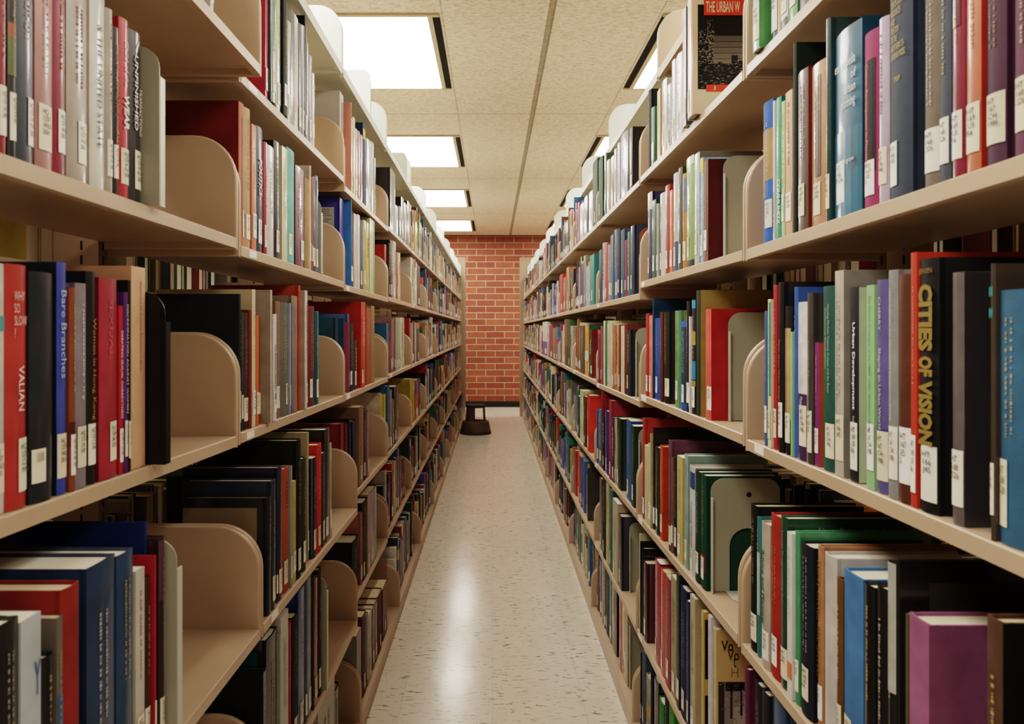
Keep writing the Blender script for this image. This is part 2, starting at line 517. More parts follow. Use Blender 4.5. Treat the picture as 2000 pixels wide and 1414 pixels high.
def plate_mesh(name, depth, mats, dimple=False, square=False):
    """end plate: local x = 0 at the shelf front going inward along +x, y = thickness, z up from the shelf top"""
    r = 0.078 if not square else 0.03
    H = 0.182
    out = [(0.0, -0.021), (0.0, H - r)]
    for i in range(1, 11):
        a = math.pi / 2 * i / 10
        out.append((r - r * math.cos(a), H - r + r * math.sin(a)))
    out += [(depth, H), (depth, -0.021)]
    bm = bmesh.new()
    lo = [bm.verts.new((x, 0, z)) for x, z in out]
    hi = [bm.verts.new((x, PLATE_T, z)) for x, z in out]
    n = len(out)
    fr = bm.faces.new(lo); bk = bm.faces.new(list(reversed(hi)))
    for i in range(n):
        bm.faces.new((lo[i], lo[(i + 1) % n], hi[(i + 1) % n], hi[i]))
    bmesh.ops.recalc_face_normals(bm, faces=bm.faces)
    ed = [e for e in fr.edges] + [e for e in bk.edges]
    bmesh.ops.bevel(bm, geom=ed, offset=0.0042, segments=3, profile=0.5, affect='EDGES')
    if dimple:
        # round pressed ring near the top of the plate
        for fy in (-0.0004,):
            c = Vector((0.085, fy, H - 0.075))
            prev = None
            ring_o, ring_i = [], []
            for i in range(20):
                a = 2 * math.pi * i / 20
                ring_o.append(bm.verts.new(c + Vector((0.017 * math.cos(a), 0.0003, 0.017 * math.sin(a)))))
                ring_i.append(bm.verts.new(c + Vector((0.011 * math.cos(a), -0.007, 0.011 * math.sin(a)))))
            for i in range(20):
                j = (i + 1) % 20
                bm.faces.new((ring_o[i], ring_o[j], ring_i[j], ring_i[i]))
            bm.faces.new(ring_i)
    me = bpy.data.meshes.new(name)
    bm.to_mesh(me); bm.free()
    for p in me.polygons: p.use_smooth = True
    me.set_sharp_from_angle(angle=math.radians(35))
    for m in mats: me.materials.append(m)
    return me


PM_TAN = plate_mesh('end_plate', 0.236, [M_TAN])
PM_PALED = plate_mesh('end_plate', 0.18, [M_PALE], dimple=True)
PM_PALE = plate_mesh('end_plate', 0.18, [M_PALE])
PM_PALES = plate_mesh('end_plate', 0.18, [M_PALE], square=True)
PM_TANT = plate_mesh('end_plate', 0.18, [M_TAN])


def put_plate(me, s, x, y, z, parent, inv):
    o = bpy.data.objects.new('end_plate', me)
    COL.objects.link(o)
    o.parent = parent
    # local +x must point into the shelf (away from the aisle)
    o.matrix_local = inv @ Matrix(((s, 0, 0, s * x), (0, 1, 0, y), (0, 0, 1, z), (0, 0, 0, 1)))
    return o


def shelf_mb(s, x, y0, y1, zn, zf, depth, lip=0.019):
    mb = MB()
    prof = [(0.0015, 0), (0, -0.0015), (0, -lip), (0.013, -lip), (0.013, -0.008), (depth, -0.008), (depth, 0)]
    n = len(prof)
    a = [(s * (x + d), y0, zn + z) for d, z in prof]
    b = [(s * (x + d), y1, zf + z) for d, z in prof]
    mb.mesh(a + b, [tuple(range(n)), tuple(range(2 * n - 1, n - 1, -1))] + [(i, (i + 1) % n, n + (i + 1) % n, n + i) for i in range(n)], (1, 1, 1, 1))
    return mb


def shelving_bay(s, b):
    y0, y1 = bay_y(b)
    side = 'left' if s < 0 else 'right'
    if b == 1: where = 'nearest bay, cut off by the picture edge'
    elif b == NBAY: where = 'last bay with the end panel by the brick wall'
    else: where = '%s bay back from the viewer' % _ord[b - 1]
    root = empty('shelving_bay', (s * XC, (y0 + y1) / 2, 0), 'tan metal library shelving, %s range, %s' % (side, where), 'shelving', 'library shelving bays of the %s range' % side)
    inv = Matrix.Translation((-s * XC, -(y0 + y1) / 2, 0))

    def part(mb, name, mat, parent=root, fix=True):
        o = mb.build(name, mat if isinstance(mat, list) else [mat], parent, smooth=False)
        o.data.transform(inv)
        if fix: fix_normals(o)
        return o
    # uprights: one at the near joint (and one at the very end)
    for yy in ([y0] + ([y1 - 0.02] if b == NBAY else [])):
        p = MB()
        p.box((s * (XC - 0.04), yy - 0.016, 0.0005), (s * (XC + 0.04), yy + 0.016, 2.16))
        q = p
        z = 0.15
        while z < 2.1:
            q.box((s * (XC - 0.0402), yy - 0.0025, z), (s * (XC - 0.0398), yy + 0.0025, z + 0.016), (1, 1, 1, 1), 1)
            q.box((s * (XC - 0.012), yy - 0.0163, z), (s * (XC - 0.008), yy - 0.0158, z + 0.016), (1, 1, 1, 1), 1)
            z += 0.0254
        part(p, 'upright_post', [M_POST, M_SLOT], fix=False)
    for r in ROWS:
        zn, zf, x = shelf_spec(s, r, b)
        depth = XC - 0.045 - x
        top = r == 'T'
        mat = M_TAN
        if top and (s < 0 or b >= 3): mat = M_PALE
        sh = shelf_mb(s, x, y0 + 0.0125, y1 - 0.0125, zn, zf, depth, 0.03 if top else 0.019)
        nm = 'canopy_shelf' if top else ('base_shelf' if r == 'F' else 'shelf')
        o = part(sh, nm, mat)
        if r == 'F':
            k = MB()
            k.box((s * (x + 0.002), y0 + 0.0015, 0.0005), (s * (x + 0.02), y1 - 0.0015, zn - 0.0185))
            part(k, 'kick_panel', M_TAN)
        me = PM_TAN
        if top:
            me = PM_PALE if (s < 0 or b >= 3) else PM_TANT
        put_plate(me, s, x, y0 + 0.0018, zn, o, inv)
        put_plate(PM_PALED if me is PM_PALE else me, s, x, y1 - 0.0018 - PLATE_T, zf, o, inv)
        if not top:
            bk = MB()
            zb = (ZL if s < 0 else ZR)[r] - 0.03 * ((b * 7 + ord(r)) % 3)
            bk.box((s * (XC + 0.045), y0 + 0.012, max(0.04, zb - 0.019)), (s * (XC + 0.29), y1 - 0.012, max(0.06, zb)))
            part(bk, 'rear_shelf', M_TAN)
        # small white range label on the lip
        if r in 'ABCDE' and (b in (2, 3, 5) or (b * 5 + ord(r)) % 3 == 0):
            lw = random.choice([0.04, 0.05, 0.065])
            ly = y0 + random.uniform(0.03, 0.06) if s < 0 else y1 - random.uniform(0.03, 0.06) - lw
            if s > 0: ly = y1 - 0.03 - lw - (0.0 if b > 1 else 0.02)
            lz = shelf_z(s, r, b, ly)
            lm = MB()
            lm.box((s * (x - 0.0006), ly, lz - 0.016), (s * (x + 0.0), ly + lw, lz - 0.003))
            lo = lm.build('shelf_label', [M_TILELAB], o, smooth=False)
            lo.data.transform(inv)
    if b == NBAY:
        e = MB()
        e.box((s * 0.425, y1 + 0.006, 0.0005), (s * 1.07, y1 + 0.028, 2.285))
        e.box((s * 0.395, y1 + 0.002, 0.0005), (s * 0.425, y1 + 0.034, 2.285))
        e.box((s * 0.395, y1 + 0.002, 2.285), (s * 1.07, y1 + 0.034, 2.31))
        part(e, 'end_panel', M_ENDP, fix=False)
    return root


for s in (-1, 1):
    for b in range(1, NBAY + 1):
        shelving_bay(s, b)


# ------------------------------------------------------------------ bookends
def bookend(s, r, b, xbook, xedge, ytop, mat, label, cut=False, h=None, inner=0.13, rimmat=None, yb=None):
    """xbook: picture x of the book it holds; xedge: picture x of its aisle-side edge"""
    zn, zf, X = shelf_spec(s, r, b)
    k = 1 if s > 0 else -1
    mine = [q for q in SPECS if (q['s'], q['r'], q['b']) == (s, r, b)]
    if yb is None: yb = min(q['y0'] for q in mine) - 0.003 if s > 0 else max(q['y1'] for q in mine) + 0.003
    xe = abs(xedge - CX) * yb / F
    zs = max(shelf_z(s, r, b, yb), shelf_z(s, r, b, yb + (-0.08 if s > 0 else 0.08))) + 0.0006
    FL = min(0.076, (yb - bay_y(b)[0] - 0.02) if s > 0 else (bay_y(b)[1] - 0.02 - yb))
    ht = h if h else EYE + (CY - ytop) * yb / F - zs
    t = 0.0022
    root = empty('bookend', (s * xe, yb, zs), label, 'bookend', 'metal bookends on the shelves')
    d = -1 if s > 0 else 1          # foot direction along y, away from the books
    R = 0.028

    def P(v, z, y): return (s * v, d * y, z)
    out = [(0, 0), (0, ht - R)]
    for i in range(1, 7):
        a = math.pi / 2 * i / 6
        out.append((R - R * math.cos(a), ht - R + R * math.sin(a)))
    for i in range(0, 7):
        a = math.pi / 2 * i / 6
        out.append((inner - R + R * math.sin(a), ht - R + R * math.cos(a)))
    out += [(inner, 0)]
    if cut:
        cw, ch, c0 = inner * 0.52, ht * 0.56, inner * 0.53
        arch = [(c0 + cw / 2, 0)]
        for i in range(0, 11):
            a = math.pi * i / 10
            arch.append((c0 + cw / 2 * math.cos(a), ch - cw / 2 + cw / 2 * math.sin(a)))
        arch.append((c0 - cw / 2, 0))
        out += arch
    mb = MB()
    n = len(out)
    me = bpy.data.meshes.new('upright_plate')
    bm = bmesh.new()
    lo = [bm.verts.new(P(v, z, 0)) for v, z in out]
    f = bm.faces.new(lo)
    ex = bmesh.ops.extrude_face_region(bm, geom=[f])
    bmesh.ops.translate(bm, verts=[q for q in ex['geom'] if isinstance(q, bmesh.types.BMVert)], vec=(0, d * t, 0))
    bmesh.ops.recalc_face_normals(bm, faces=bm.faces)
    bmesh.ops.triangulate(bm, faces=[q for q in bm.faces if len(q.verts) > 4])
    bm.to_mesh(me); bm.free()
    me.materials.append(mat)
    o = bpy.data.objects.new('upright_plate', me); COL.objects.link(o); o.parent = root
    rm = MB()
    fl = min(FL, 0.016 if s < 0 else 0.013)
    rm.box(P(-0.0005, 0.0, t), P(0.0018, ht - R * 1.4, fl))
    rm.build('edge_flange', [rimmat or (M_GREYRIM if mat is M_GREYEND else mat)], root, smooth=False)
    fm = MB()
    pts = [(0.03, 0.0), (inner - 0.006, 0.0), (inner - 0.006, FL * 0.65), (inner - 0.03, FL), (0.055, FL), (0.03, FL * 0.65)]
    bot = [P(v, 0.0, t + y) for v, y in pts]; tp = [P(v, 0.0015, t + y) for v, y in pts]
    nn = len(pts)
    fm.mesh(bot + tp, [tuple(range(nn)), tuple(range(2 * nn - 1, nn - 1, -1))] + [(i, (i + 1) % nn, nn + (i + 1) % nn, nn + i) for i in range(nn)], (1, 1, 1, 1))
    fo = fm.build('foot', [rimmat or (M_GREYRIM if mat is M_GREYEND else mat)], root, smooth=False)
    fix_normals(fo)
    if cut:
        hm = MB()
        c = (0.55 * inner, ht - 0.034)
        hm.face([P(c[0] + 0.0055 * math.cos(2 * math.pi * i / 14), c[1] + 0.0055 * math.sin(2 * math.pi * i / 14), t + 0.0004) for i in range(14)], (1, 1, 1, 1))
        hm.build('punched_hole', [M_SLOT], root, smooth=False)
    return root

# ------------------------------------------------------------------ books
import colorsys


def colour_name(h):
    r, g, b = (int(h.lstrip('#')[i:i + 2], 16) / 255 for i in (0, 2, 4))
    hh, ss, vv = colorsys.rgb_to_hsv(r, g, b)
    hh *= 360
    if vv < 0.19: return 'black'
    if ss < 0.13:
        return 'charcoal' if vv < 0.36 else 'grey' if vv < 0.66 else 'pale grey' if vv < 0.77 else 'off-white'
    if hh < 14 or hh >= 340:
        if vv > 0.68 and ss < 0.6: return 'salmon'
        if ss < 0.42 and vv > 0.5: return 'dusty pink'
        if hh >= 338 and hh < 356 and vv > 0.45: return 'crimson'
        return 'red' if vv > 0.5 else 'maroon' if ss > 0.35 else 'dark brown'
    if 14 <= hh < 20 and ss > 0.4 and vv > 0.5:
        return 'salmon' if vv > 0.68 and ss < 0.6 else 'orange' if vv > 0.68 else 'rust red'
    if hh < 48:
        if ss < 0.3: return 'cream' if vv > 0.7 else 'taupe' if vv > 0.45 else 'dark taupe' if vv > 0.3 else 'blackish brown'
        if hh < 30 and ss > 0.6 and vv > 0.65: return 'orange'
        if vv > 0.72: return 'tan' if ss < 0.55 else 'golden'
        return 'tan' if vv > 0.62 and ss < 0.5 else 'brown' if vv > 0.36 else 'dark brown'
    if hh < 70:
        return 'yellow' if vv > 0.6 and ss > 0.4 else 'pale yellow' if vv > 0.6 else 'olive'
    if hh < 165:
        return 'dark green' if vv < 0.36 else 'light green' if vv > 0.6 and ss < 0.5 else 'green'
    if hh < 200: return 'dark teal' if vv < 0.36 else 'pale aqua' if ss < 0.3 and vv > 0.55 else 'teal'
    if hh < 255:
        return 'navy' if vv < 0.4 else 'slate blue' if ss < 0.4 else 'blue'
    return ('dark purple' if vv < 0.36 else 'lavender' if vv > 0.65 else 'purple') if hh < 310 else ('plum' if vv < 0.45 else 'magenta')


PAGE = [rgb(c) for c in ('#d8cfb4', '#cdbf9c', '#e0dac8', '#c4b48f', '#d9d2bd')]


class Geo:
    """one book in local coordinates: u along the row (0..t, away from the viewer), v into the shelf, z up"""
    def __init__(self, s, t, h, w, soft, sag):
        self.s, self.t, self.h, self.w, self.soft = s, t, h, w, soft
        self.th = 0.0006 if soft else min(0.0026, t * 0.2)
        self.sag = min(sag, t * 0.28)

    def P(self, u, v, z):
        return (self.s * v, u, z)

    def spine(self, a, lift=0.0):       # a 0..1 across the spine
        return (a * self.t, self.sag * (2 * a - 1) ** 2 - lift)

    def cover(self, mb, col, mat):
        t, w, th, sg = self.t, self.w, self.th, self.sag
        out = [(0, w)]
        groove = not self.soft and t > 0.012
        if groove:
            out += [(0, 0.0145), (0.0011, 0.0115), (0.0011, 0.0095), (0, 0.0065)]
        else:
            out += [(0, 0.014), (0, 0.011), (0, 0.009), (0, 0.007)]
        N = 8
        for i in range(N + 1):
            u, v = self.spine(i / N)
            out.append((u, v + 0.0003))
        if groove:
            out += [(t, 0.0065), (t - 0.0011, 0.0095), (t - 0.0011, 0.0115), (t, 0.0145)]
        else:
            out += [(t, 0.007), (t, 0.009), (t, 0.011), (t, 0.014)]
        out.append((t, w))
        inn = []
        for u, v in out:
            uu = min(max(u, th), t - th)
            inn.append((uu, max(v, th + 0.0008 + (self.sag * (2 * u / t - 1) ** 2 if v < 0.006 else 0)) if v < w else v))
        n = len(out)
        z0, z1 = 0.0, self.h
        pts = [self.P(u, v, z0) for u, v in out] + [self.P(u, v, z1) for u, v in out] + [self.P(u, v, z0) for u, v in inn] + [self.P(u, v, z1) for u, v in inn]
        fs = []
        for i in range(n - 1):
            fs.append((i, i + 1, n + i + 1, n + i))
            fs.append((2 * n + i, 3 * n + i, 3 * n + i + 1, 2 * n + i + 1))
            fs.append((n + i, n + i + 1, 3 * n + i + 1, 3 * n + i))
            fs.append((i, 2 * n + i, 2 * n + i + 1, i + 1))
        fs.append((0, n, 3 * n, 2 * n)); fs.append((n - 1, 3 * n - 1, 4 * n - 1, 2 * n - 1))
        if self.s < 0:
            fs = [tuple(reversed(f)) for f in fs]
        mb.mesh(pts, [tuple(reversed(f)) for f in fs], col, mat)

    def pages(self, mb, col, mat=0):
        th = self.th + 0.0002
        inset = 0.0 if self.soft else 0.0032
        a = self.P(th, self.th + 0.003, inset + 0.0002); b = self.P(self.t - th, self.w - (0.0002 if self.soft else 0.0035), self.h - inset - 0.0004)
        mb.box(a, b, col, mat)

    def patch(self, mb, a0, a1, z0, z1, col, mat=0, lift=0.00035):
        N = max(1, int(round(6 * (a1 - a0))))
        for i in range(N):
            u0, v0 = self.spine(a0 + (a1 - a0) * i / N, lift); u1, v1 = self.spine(a0 + (a1 - a0) * (i + 1) / N, lift)
            q = [self.P(u0, v0, z0), self.P(u1, v1, z0), self.P(u1, v1, z1), self.P(u0, v0, z1)]
            if self.s < 0:
                q.reverse()
            mb.face(list(reversed(q)) , col, mat)

    def front(self, mb, v0, v1, z0, z1, col, mat=0, lift=0.0003):
        q = [self.P(-lift, v0, z0), self.P(-lift, v1, z0), self.P(-lift, v1, z1), self.P(-lift, v0, z1)]
        if self.s < 0: q.reverse()
        mb.face(q, col, mat)

    # text axes
    def spine_text(self, mb, txt, mode, a, z0, z1, wfrac, col, bold=0.0, lift=0.0007):
        """a: centre across the spine; wfrac: share of the spine's width the letters take"""
        t = self.t
        du = t * wfrac
        uc, vc = self.spine(a, lift)
        vmin = min(self.spine(a - wfrac / 2, lift)[1], self.spine(a + wfrac / 2, lift)[1], vc)
        vc = vmin if wfrac < 0.5 else vc - 0.0002
        vc = self.spine(0.5, lift)[1] if abs(a - .5) < .2 else vc
        if mode == 'v':
            ex = (0, 0, -1)
            ey = (0, -self.s, 0)
            u0 = uc - du / 2 if self.s < 0 else uc + du / 2
            put_text(mb, txt, self.P(u0, vc, z1), ex, ey, z1 - z0, du, col, 0, bold)
        else:
            ex = (0, -self.s, 0)
            ey = (0, 0, 1)
            u0 = uc - du / 2 if self.s < 0 else uc + du / 2
            put_text(mb, txt, self.P(u0, vc, z0), ex, ey, du, z1 - z0, col, 0, bold)

    def front_text(self, mb, txt, v0, v1, z0, z1, col, bold=0.0, lift=0.0006):
        x0 = self.s * v0 if self.s > 0 else self.s * v1
        put_text(mb, txt, (x0, -lift, z0), (1, 0, 0), (0, 0, 1), abs(v1 - v0), z1 - z0, col, 0, bold)


CALLS_L = ['HQ\n1206\n.V4\nF74\n2000', 'HQ\n1206\n.C27\n1990', 'HQ\n1237\n.W65\n2001', 'HQ\n1237\n.U6\nS49', 'HQ\n1240\n.B47\n2002', 'HQ\n1236\n.M3\n1998']
CALLS_R = ['HT\n166\n.J45', 'HT\n167\n.C44\n1988', 'HT\n166\n.M24', 'HT\n169\n.U5\nR6', 'HT\n167\n.E5\n2', 'HT\n168\n.S26']


def scribble(g, mb, rnd, col, z0, z1, a0, a1):
    """illegible small lettering running down the spine"""
    lines = 1 if (a1 - a0) * g.t < 0.011 else 2
    for ln in range(lines):
        c = a0 + (a1 - a0) * (ln + 0.5) / lines
        hw = (a1 - a0) / lines * 0.22
        z = z1
        while z > z0:
            L = rnd.uniform(0.0012, 0.004)
            k = rnd.uniform(0.5, 1.0)
            g.patch(mb, c - hw * k, c + hw * k, max(z - L, z0), z, col, 0, 0.0004)
            z -= L + rnd.choice([0.0012, 0.0012, 0.0045])


def luma(h):
    return sum(int(h.lstrip('#')[i:i + 2], 16) * k for i, k in ((0, .3), (2, .59), (4, .11))) / 255


def make_book(s, r, b, y0, y1, xs, z, h, hexc, o, label, seed):
    rnd = random.Random(seed)
    t = y1 - y0
    st = o.get('st') or rnd.choice('cccggp')
    soft = st == 'p'
    w = min(max(0.13, h * rnd.uniform(0.66, 0.74)), o.get('w', 0.222), XC - 0.05 - xs)
    g = Geo(s, t, h, w, soft, o.get('sag', 0.0008 if soft else rnd.uniform(0.002, 0.0045)))
    root = empty('book', (s * xs, y0, z), label, 'book', 'books on the %s shelf of the %s range' % (ROWNAME[r], 'left' if s < 0 else 'right'))
    mat = {'c': M_CLOTH, 'g': M_GLOSS, 'p': M_PAPER}[st]
    col = rgb(hexc)
    mb = MB()
    g.cover(mb, col, 0)
    if 'cc' in o:                        # cover boards of another colour than the spine
        cc = rgb(o['cc'])
        g.front(mb, 0.0012, w - 0.0005, 0.0005, h - 0.0004, cc, 0, 0.0002)
    for (z0, z1, c) in o.get('bands', ()):
        g.patch(mb, 0.0, 1.0, z0 * h, z1 * h, rgb(c), 0, 0.00025)
    for (a0, a1, z0, z1, c) in o.get('panels', ()):
        g.patch(mb, a0, a1, z0 * h, z1 * h, rgb(c), 0, 0.0003)
    mb.build('cover', [mat], root)
    pm = MB()
    g.pages(pm, PAGE[o['page']] if 'page' in o else rnd.choice(PAGE))
    pm.build('page_block', [M_PAGES], root, smooth=False)
    # call-number label low on the spine
    lab = o.get('lab', True)
    if lab and t > 0.0045:
        lm = MB()
        lh = o.get('lh', min(0.047, h * 0.2))
        lz = o.get('lz', rnd.uniform(0.014, 0.024))
        a0, a1 = o.get('la', (0.1, 0.9) if t < 0.025 else (0.18, 0.18 + 0.021 / t) if rnd.random() < 0.5 else (0.5 - 0.0105 / t, 0.5 + 0.0105 / t))
        if t >= 0.025 and 'la' not in o and s > 0:
            a0, a1 = 1 - a1, 1 - a0
        lc = rgb(rnd.choice(['#e4e0d0', '#ded6bd', '#e8e6de', '#d8d0b4']))
        g.patch(lm, a0, a1, lz, lz + lh, lc, 0, 0.0006)
        txt = o.get('call') or rnd.choice(CALLS_L if s < 0 else CALLS_R)
        n = txt.count('\n') + 1
        mid = (a0 + a1) / 2
        wd = (a1 - a0) * 0.62
        ht = lh * 0.13 * n * 1.05
        g.spine_text(lm, txt, 'h', mid, lz + lh * 0.9 - ht, lz + lh * 0.9, wd, rgb('#4a4640'), 0.0, 0.0011)
        lm.build('call_number_label', [M_LABEL], root, smooth=False)
    # lettering
    tx = o.get('t')
    tm = MB()
    if tx:
        for e in (tx if isinstance(tx, list) else [tx]):
            txt, c, mode, z0, z1, wf = e[:6]
            a = e[6] if len(e) > 6 else 0.5
            bold = e[7] if len(e) > 7 else 0.0
            if tm.f:
                tm.build('spine_title', [M_INK], root, smooth=False)
                tm = MB()
            g.spine_text(tm, txt, mode, a, z0 * h, z1 * h, wf, rgb(c), bold)
    elif o.get('scr', True) and t > 0.006:
        lu = luma(hexc)
        c = o['sc'] if 'sc' in o else rnd.choice(['#3a3228', '#46402f', '#2c3a5c', '#6a2a22']) if lu > 0.52 else rnd.choice(['#c8b06a', '#b49a55', '#d0cabc', '#b9b3a2'])
        zt = rnd.uniform(0.8, 0.93); zb = rnd.uniform(0.36, 0.5)
        scribble(g, tm, rnd, tuple(0.45 * u + 0.55 * v for u, v in zip(col, rgb(c))), zb * h, zt * h, 0.28, 0.72)
    if tm.f:
        tm.build('spine_title', [M_INK], root, smooth=False)
    if 'art' in o:
        am = MB()
        ART[o['art']](g, am, rnd)
        am.build('cover_design', [M_INK], root, smooth=False)
    return root


# -------------------------------------------------- printed covers that show
ART = {}


def art(f):
    ART[f.__name__] = f
    return f


@art
def urban(g, m, rnd):
    h, w = g.h, g.w
    g.front(m, 0.001, w, 0.0005, h - 0.0005, rgb('#cfc4a6'), 0, 0.0003)
    zb, zt = 0.205 * h, 0.905 * h
    g.front(m, 0.012, w, zb, zt, rgb('#1b1813'), 0, 0.0005)
    k = 0.0007
    for i in range(7):                   # tones of a dusk sky
        c = 0.09 + 0.016 * i
        g.front(m, 0.045, w, zb + (0.62 - 0.075 * i) * (zt - zb) * 0.9, zb + (0.70 - 0.075 * i) * (zt - zb) * 0.9, (c, c * 0.92, c * 0.75, 1), 0, k)
    for i in range(260):                 # windows of tower blocks
        v = 0.013 + abs(rnd.gauss(0, 0.012)) if i % 2 else rnd.uniform(0.034, 0.046)
        z = rnd.uniform(zb + 0.02, zt - 0.055)
        c = rnd.uniform(0.08, 0.42)
        a, bq = rnd.uniform(0.001, 0.004), rnd.uniform(0.0008, 0.0024)
        g.front(m, v, min(v + a, w), z, z + bq, (c, c * 0.92, c * 0.78, 1), 0, k + 0.0002)
    for v, ww, hh in ((0.030, 0.016, 0.74), (0.056, 0.009, 0.40), (0.07, 0.012, 0.34), (0.085, 0.014, 0.5), (0.1, 0.02, 0.42)):
        g.front(m, v, v + ww, zb, zb + hh * (zt - zb) * 0.8, rgb('#14120e'), 0, k + 0.0001)
    g.front(m, 0.013, w, zb, zb + 0.3 * (zt - zb), rgb('#12100c'), 0, k + 0.0003)
    for i in range(160):
        v = rnd.uniform(0.013, 0.11); z = rnd.uniform(zb, zb + 0.34 * (zt - zb))
        c = rnd.uniform(0.05, 0.3)
        g.front(m, v, v + rnd.uniform(0.001, 0.006), z, z + rnd.uniform(0.0006, 0.0016), (c, c * 0.92, c * 0.78, 1), 0, k + 0.0005)
    for i in range(70):
        v = rnd.uniform(0.031, 0.044); z = rnd.uniform(zb + 0.3 * (zt - zb), zb + 0.84 * (zt - zb))
        c = rnd.uniform(0.1, 0.36)
        g.front(m, v, v + 0.0016, z, z + 0.0022, (c, c * 0.92, c * 0.78, 1), 0, k + 0.0006)
    g.front(m, 0.025, 0.125, 0.815 * h, 0.955 * h, rgb('#cf3a20'), 0, k + 0.0008)
    g.front_text(m, 'THE URBAN W', 0.029, 0.103, 0.838 * h, 0.93 * h, rgb('#d8ccac'), 0.012, k + 0.0011)
    g.front(m, 0.03, 0.1, 0.185 * h, 0.24 * h, rgb('#cf3a20'), 0, k + 0.0008)
    g.front_text(m, 'J', 0.045, 0.05, 0.195 * h, 0.23 * h, rgb('#d8ccac'), 0.01, k + 0.0011)


def ring(g, m, vc, zc, r0, r1, col, lift, a0=0, a1=360, n=28):
    for i in range(n):
        t0 = math.radians(a0 + (a1 - a0) * i / n); t1 = math.radians(a0 + (a1 - a0) * (i + 1) / n)
        q = [g.P(-lift, vc + r * math.cos(t), zc + r * math.sin(t)) for r, t in ((r0, t0), (r1, t0), (r1, t1), (r0, t1))]
        if g.s < 0: q.reverse()
        m.face(q, col, 0)


@art
def emblem_state(g, m, rnd):
    c = rgb('#a9b6bb')
    zc, vc = g.h - 0.027, 0.034
    ring(g, m, vc, zc, 0.0085, 0.0095, c, 0.0005)
    ring(g, m, vc, zc, 0.0045, 0.0051, c, 0.0005)
    for a in range(0, 180, 45):
        t = math.radians(a)
        dx, dz = 0.009 * math.cos(t), 0.009 * math.sin(t)
        nx, nz = -0.0003 * math.sin(t), 0.0003 * math.cos(t)
        m.face([g.P(-0.0006, vc - dx - nx, zc - dz - nz), g.P(-0.0006, vc + dx - nx, zc + dz - nz), g.P(-0.0006, vc + dx + nx, zc + dz + nz), g.P(-0.0006, vc - dx + nx, zc - dz + nz)], c, 0)
    ring(g, m, vc, zc, 0.0112, 0.0138, c, 0.0005, 115, 265, 14)
    ring(g, m, vc, zc, 0.0112, 0.0138, c, 0.0005, -85, 65, 14)
    g.front_text(m, 'THE ST', 0.056, 0.086, zc - 0.0055, zc + 0.0055, c)


@art
def crest_small(g, m, rnd):
    c = rgb('#b98f84')
    zc, vc = g.h - 0.026, 0.024
    ring(g, m, vc, zc, 0.006, 0.007, c, 0.0005)
    ring(g, m, vc, zc, 0.0085, 0.0105, c, 0.0005, 115, 265, 12)
    ring(g, m, vc, zc, 0.0085, 0.0105, c, 0.0005, -85, 65, 12)
    g.front(m, vc - 0.011, vc + 0.011, zc - 0.018, zc - 0.0165, c, 0, 0.0005)


@art
def blurb_blue(g, m, rnd):
    h = g.h
    g.front(m, 0.02, 0.105, h * 0.5, h * 0.87, rgb('#a9a79c'), 0, 0.0004)
    for k in range(15):
        if k in (4, 7, 10): continue
        z = h * 0.84 - k * h * 0.022
        l = rnd.uniform(0.0, 0.012)
        v = 0.026 + l
        while v < 0.098 - l:
            L = rnd.uniform(0.002, 0.006)
            g.front(m, v, v + L, z, z + 0.0016, rgb('#4a4a4c'), 0, 0.0007)
            v += L + 0.0012
    for k in range(10):
        g.front(m, 0.025, 0.1, h * 0.45 - k * 0.0045, h * 0.45 - k * 0.0045 + 0.0008, rgb('#4a52a0'), 0, 0.0004)


@art
def blurb_grey(g, m, rnd):
    h = g.h
    for k in range(12):
        v = 0.02
        while v < 0.1:
            L = rnd.uniform(0.002, 0.007)
            g.front(m, v, v + L, h * 0.62 - k * 0.0042, h * 0.62 - k * 0.0042 + 0.0013, rgb('#7b776f'), 0, 0.0004)
            v += L + 0.0012


@art
def tan_panel(g, m, rnd):
    g.front(m, 0.021, g.w - 0.001, 0.03, g.h - 0.018, rgb('#8f7d61'), 0, 0.0004)


@art
def tan_panel_light(g, m, rnd):
    g.front(m, 0.016, g.w - 0.001, 0.02, g.h - 0.014, rgb('#b89f72'), 0, 0.0004)


@art
def teal_panel(g, m, rnd):
    g.front(m, 0.02, g.w - 0.004, g.h * 0.5, g.h - 0.022, rgb('#0f5a5c'), 0, 0.0004)


@art
def dark_panel(g, m, rnd):
    g.front(m, 0.034, g.w - 0.002, 0.02, g.h - 0.024, rgb('#37342c'), 0, 0.0004)


@art
def linear_title(g, m, rnd):
    g.front_text(m, 'Linear Programming for', 0.05, 0.16, g.h - 0.024, g.h - 0.013, rgb('#a9c4b2'), 0.01)


@art
def cities_title(g, m, rnd):
    g.front_text(m, 'CITIES', 0.012, 0.042, g.h - 0.03, g.h - 0.02, rgb('#2f3a2c'), 0.01)


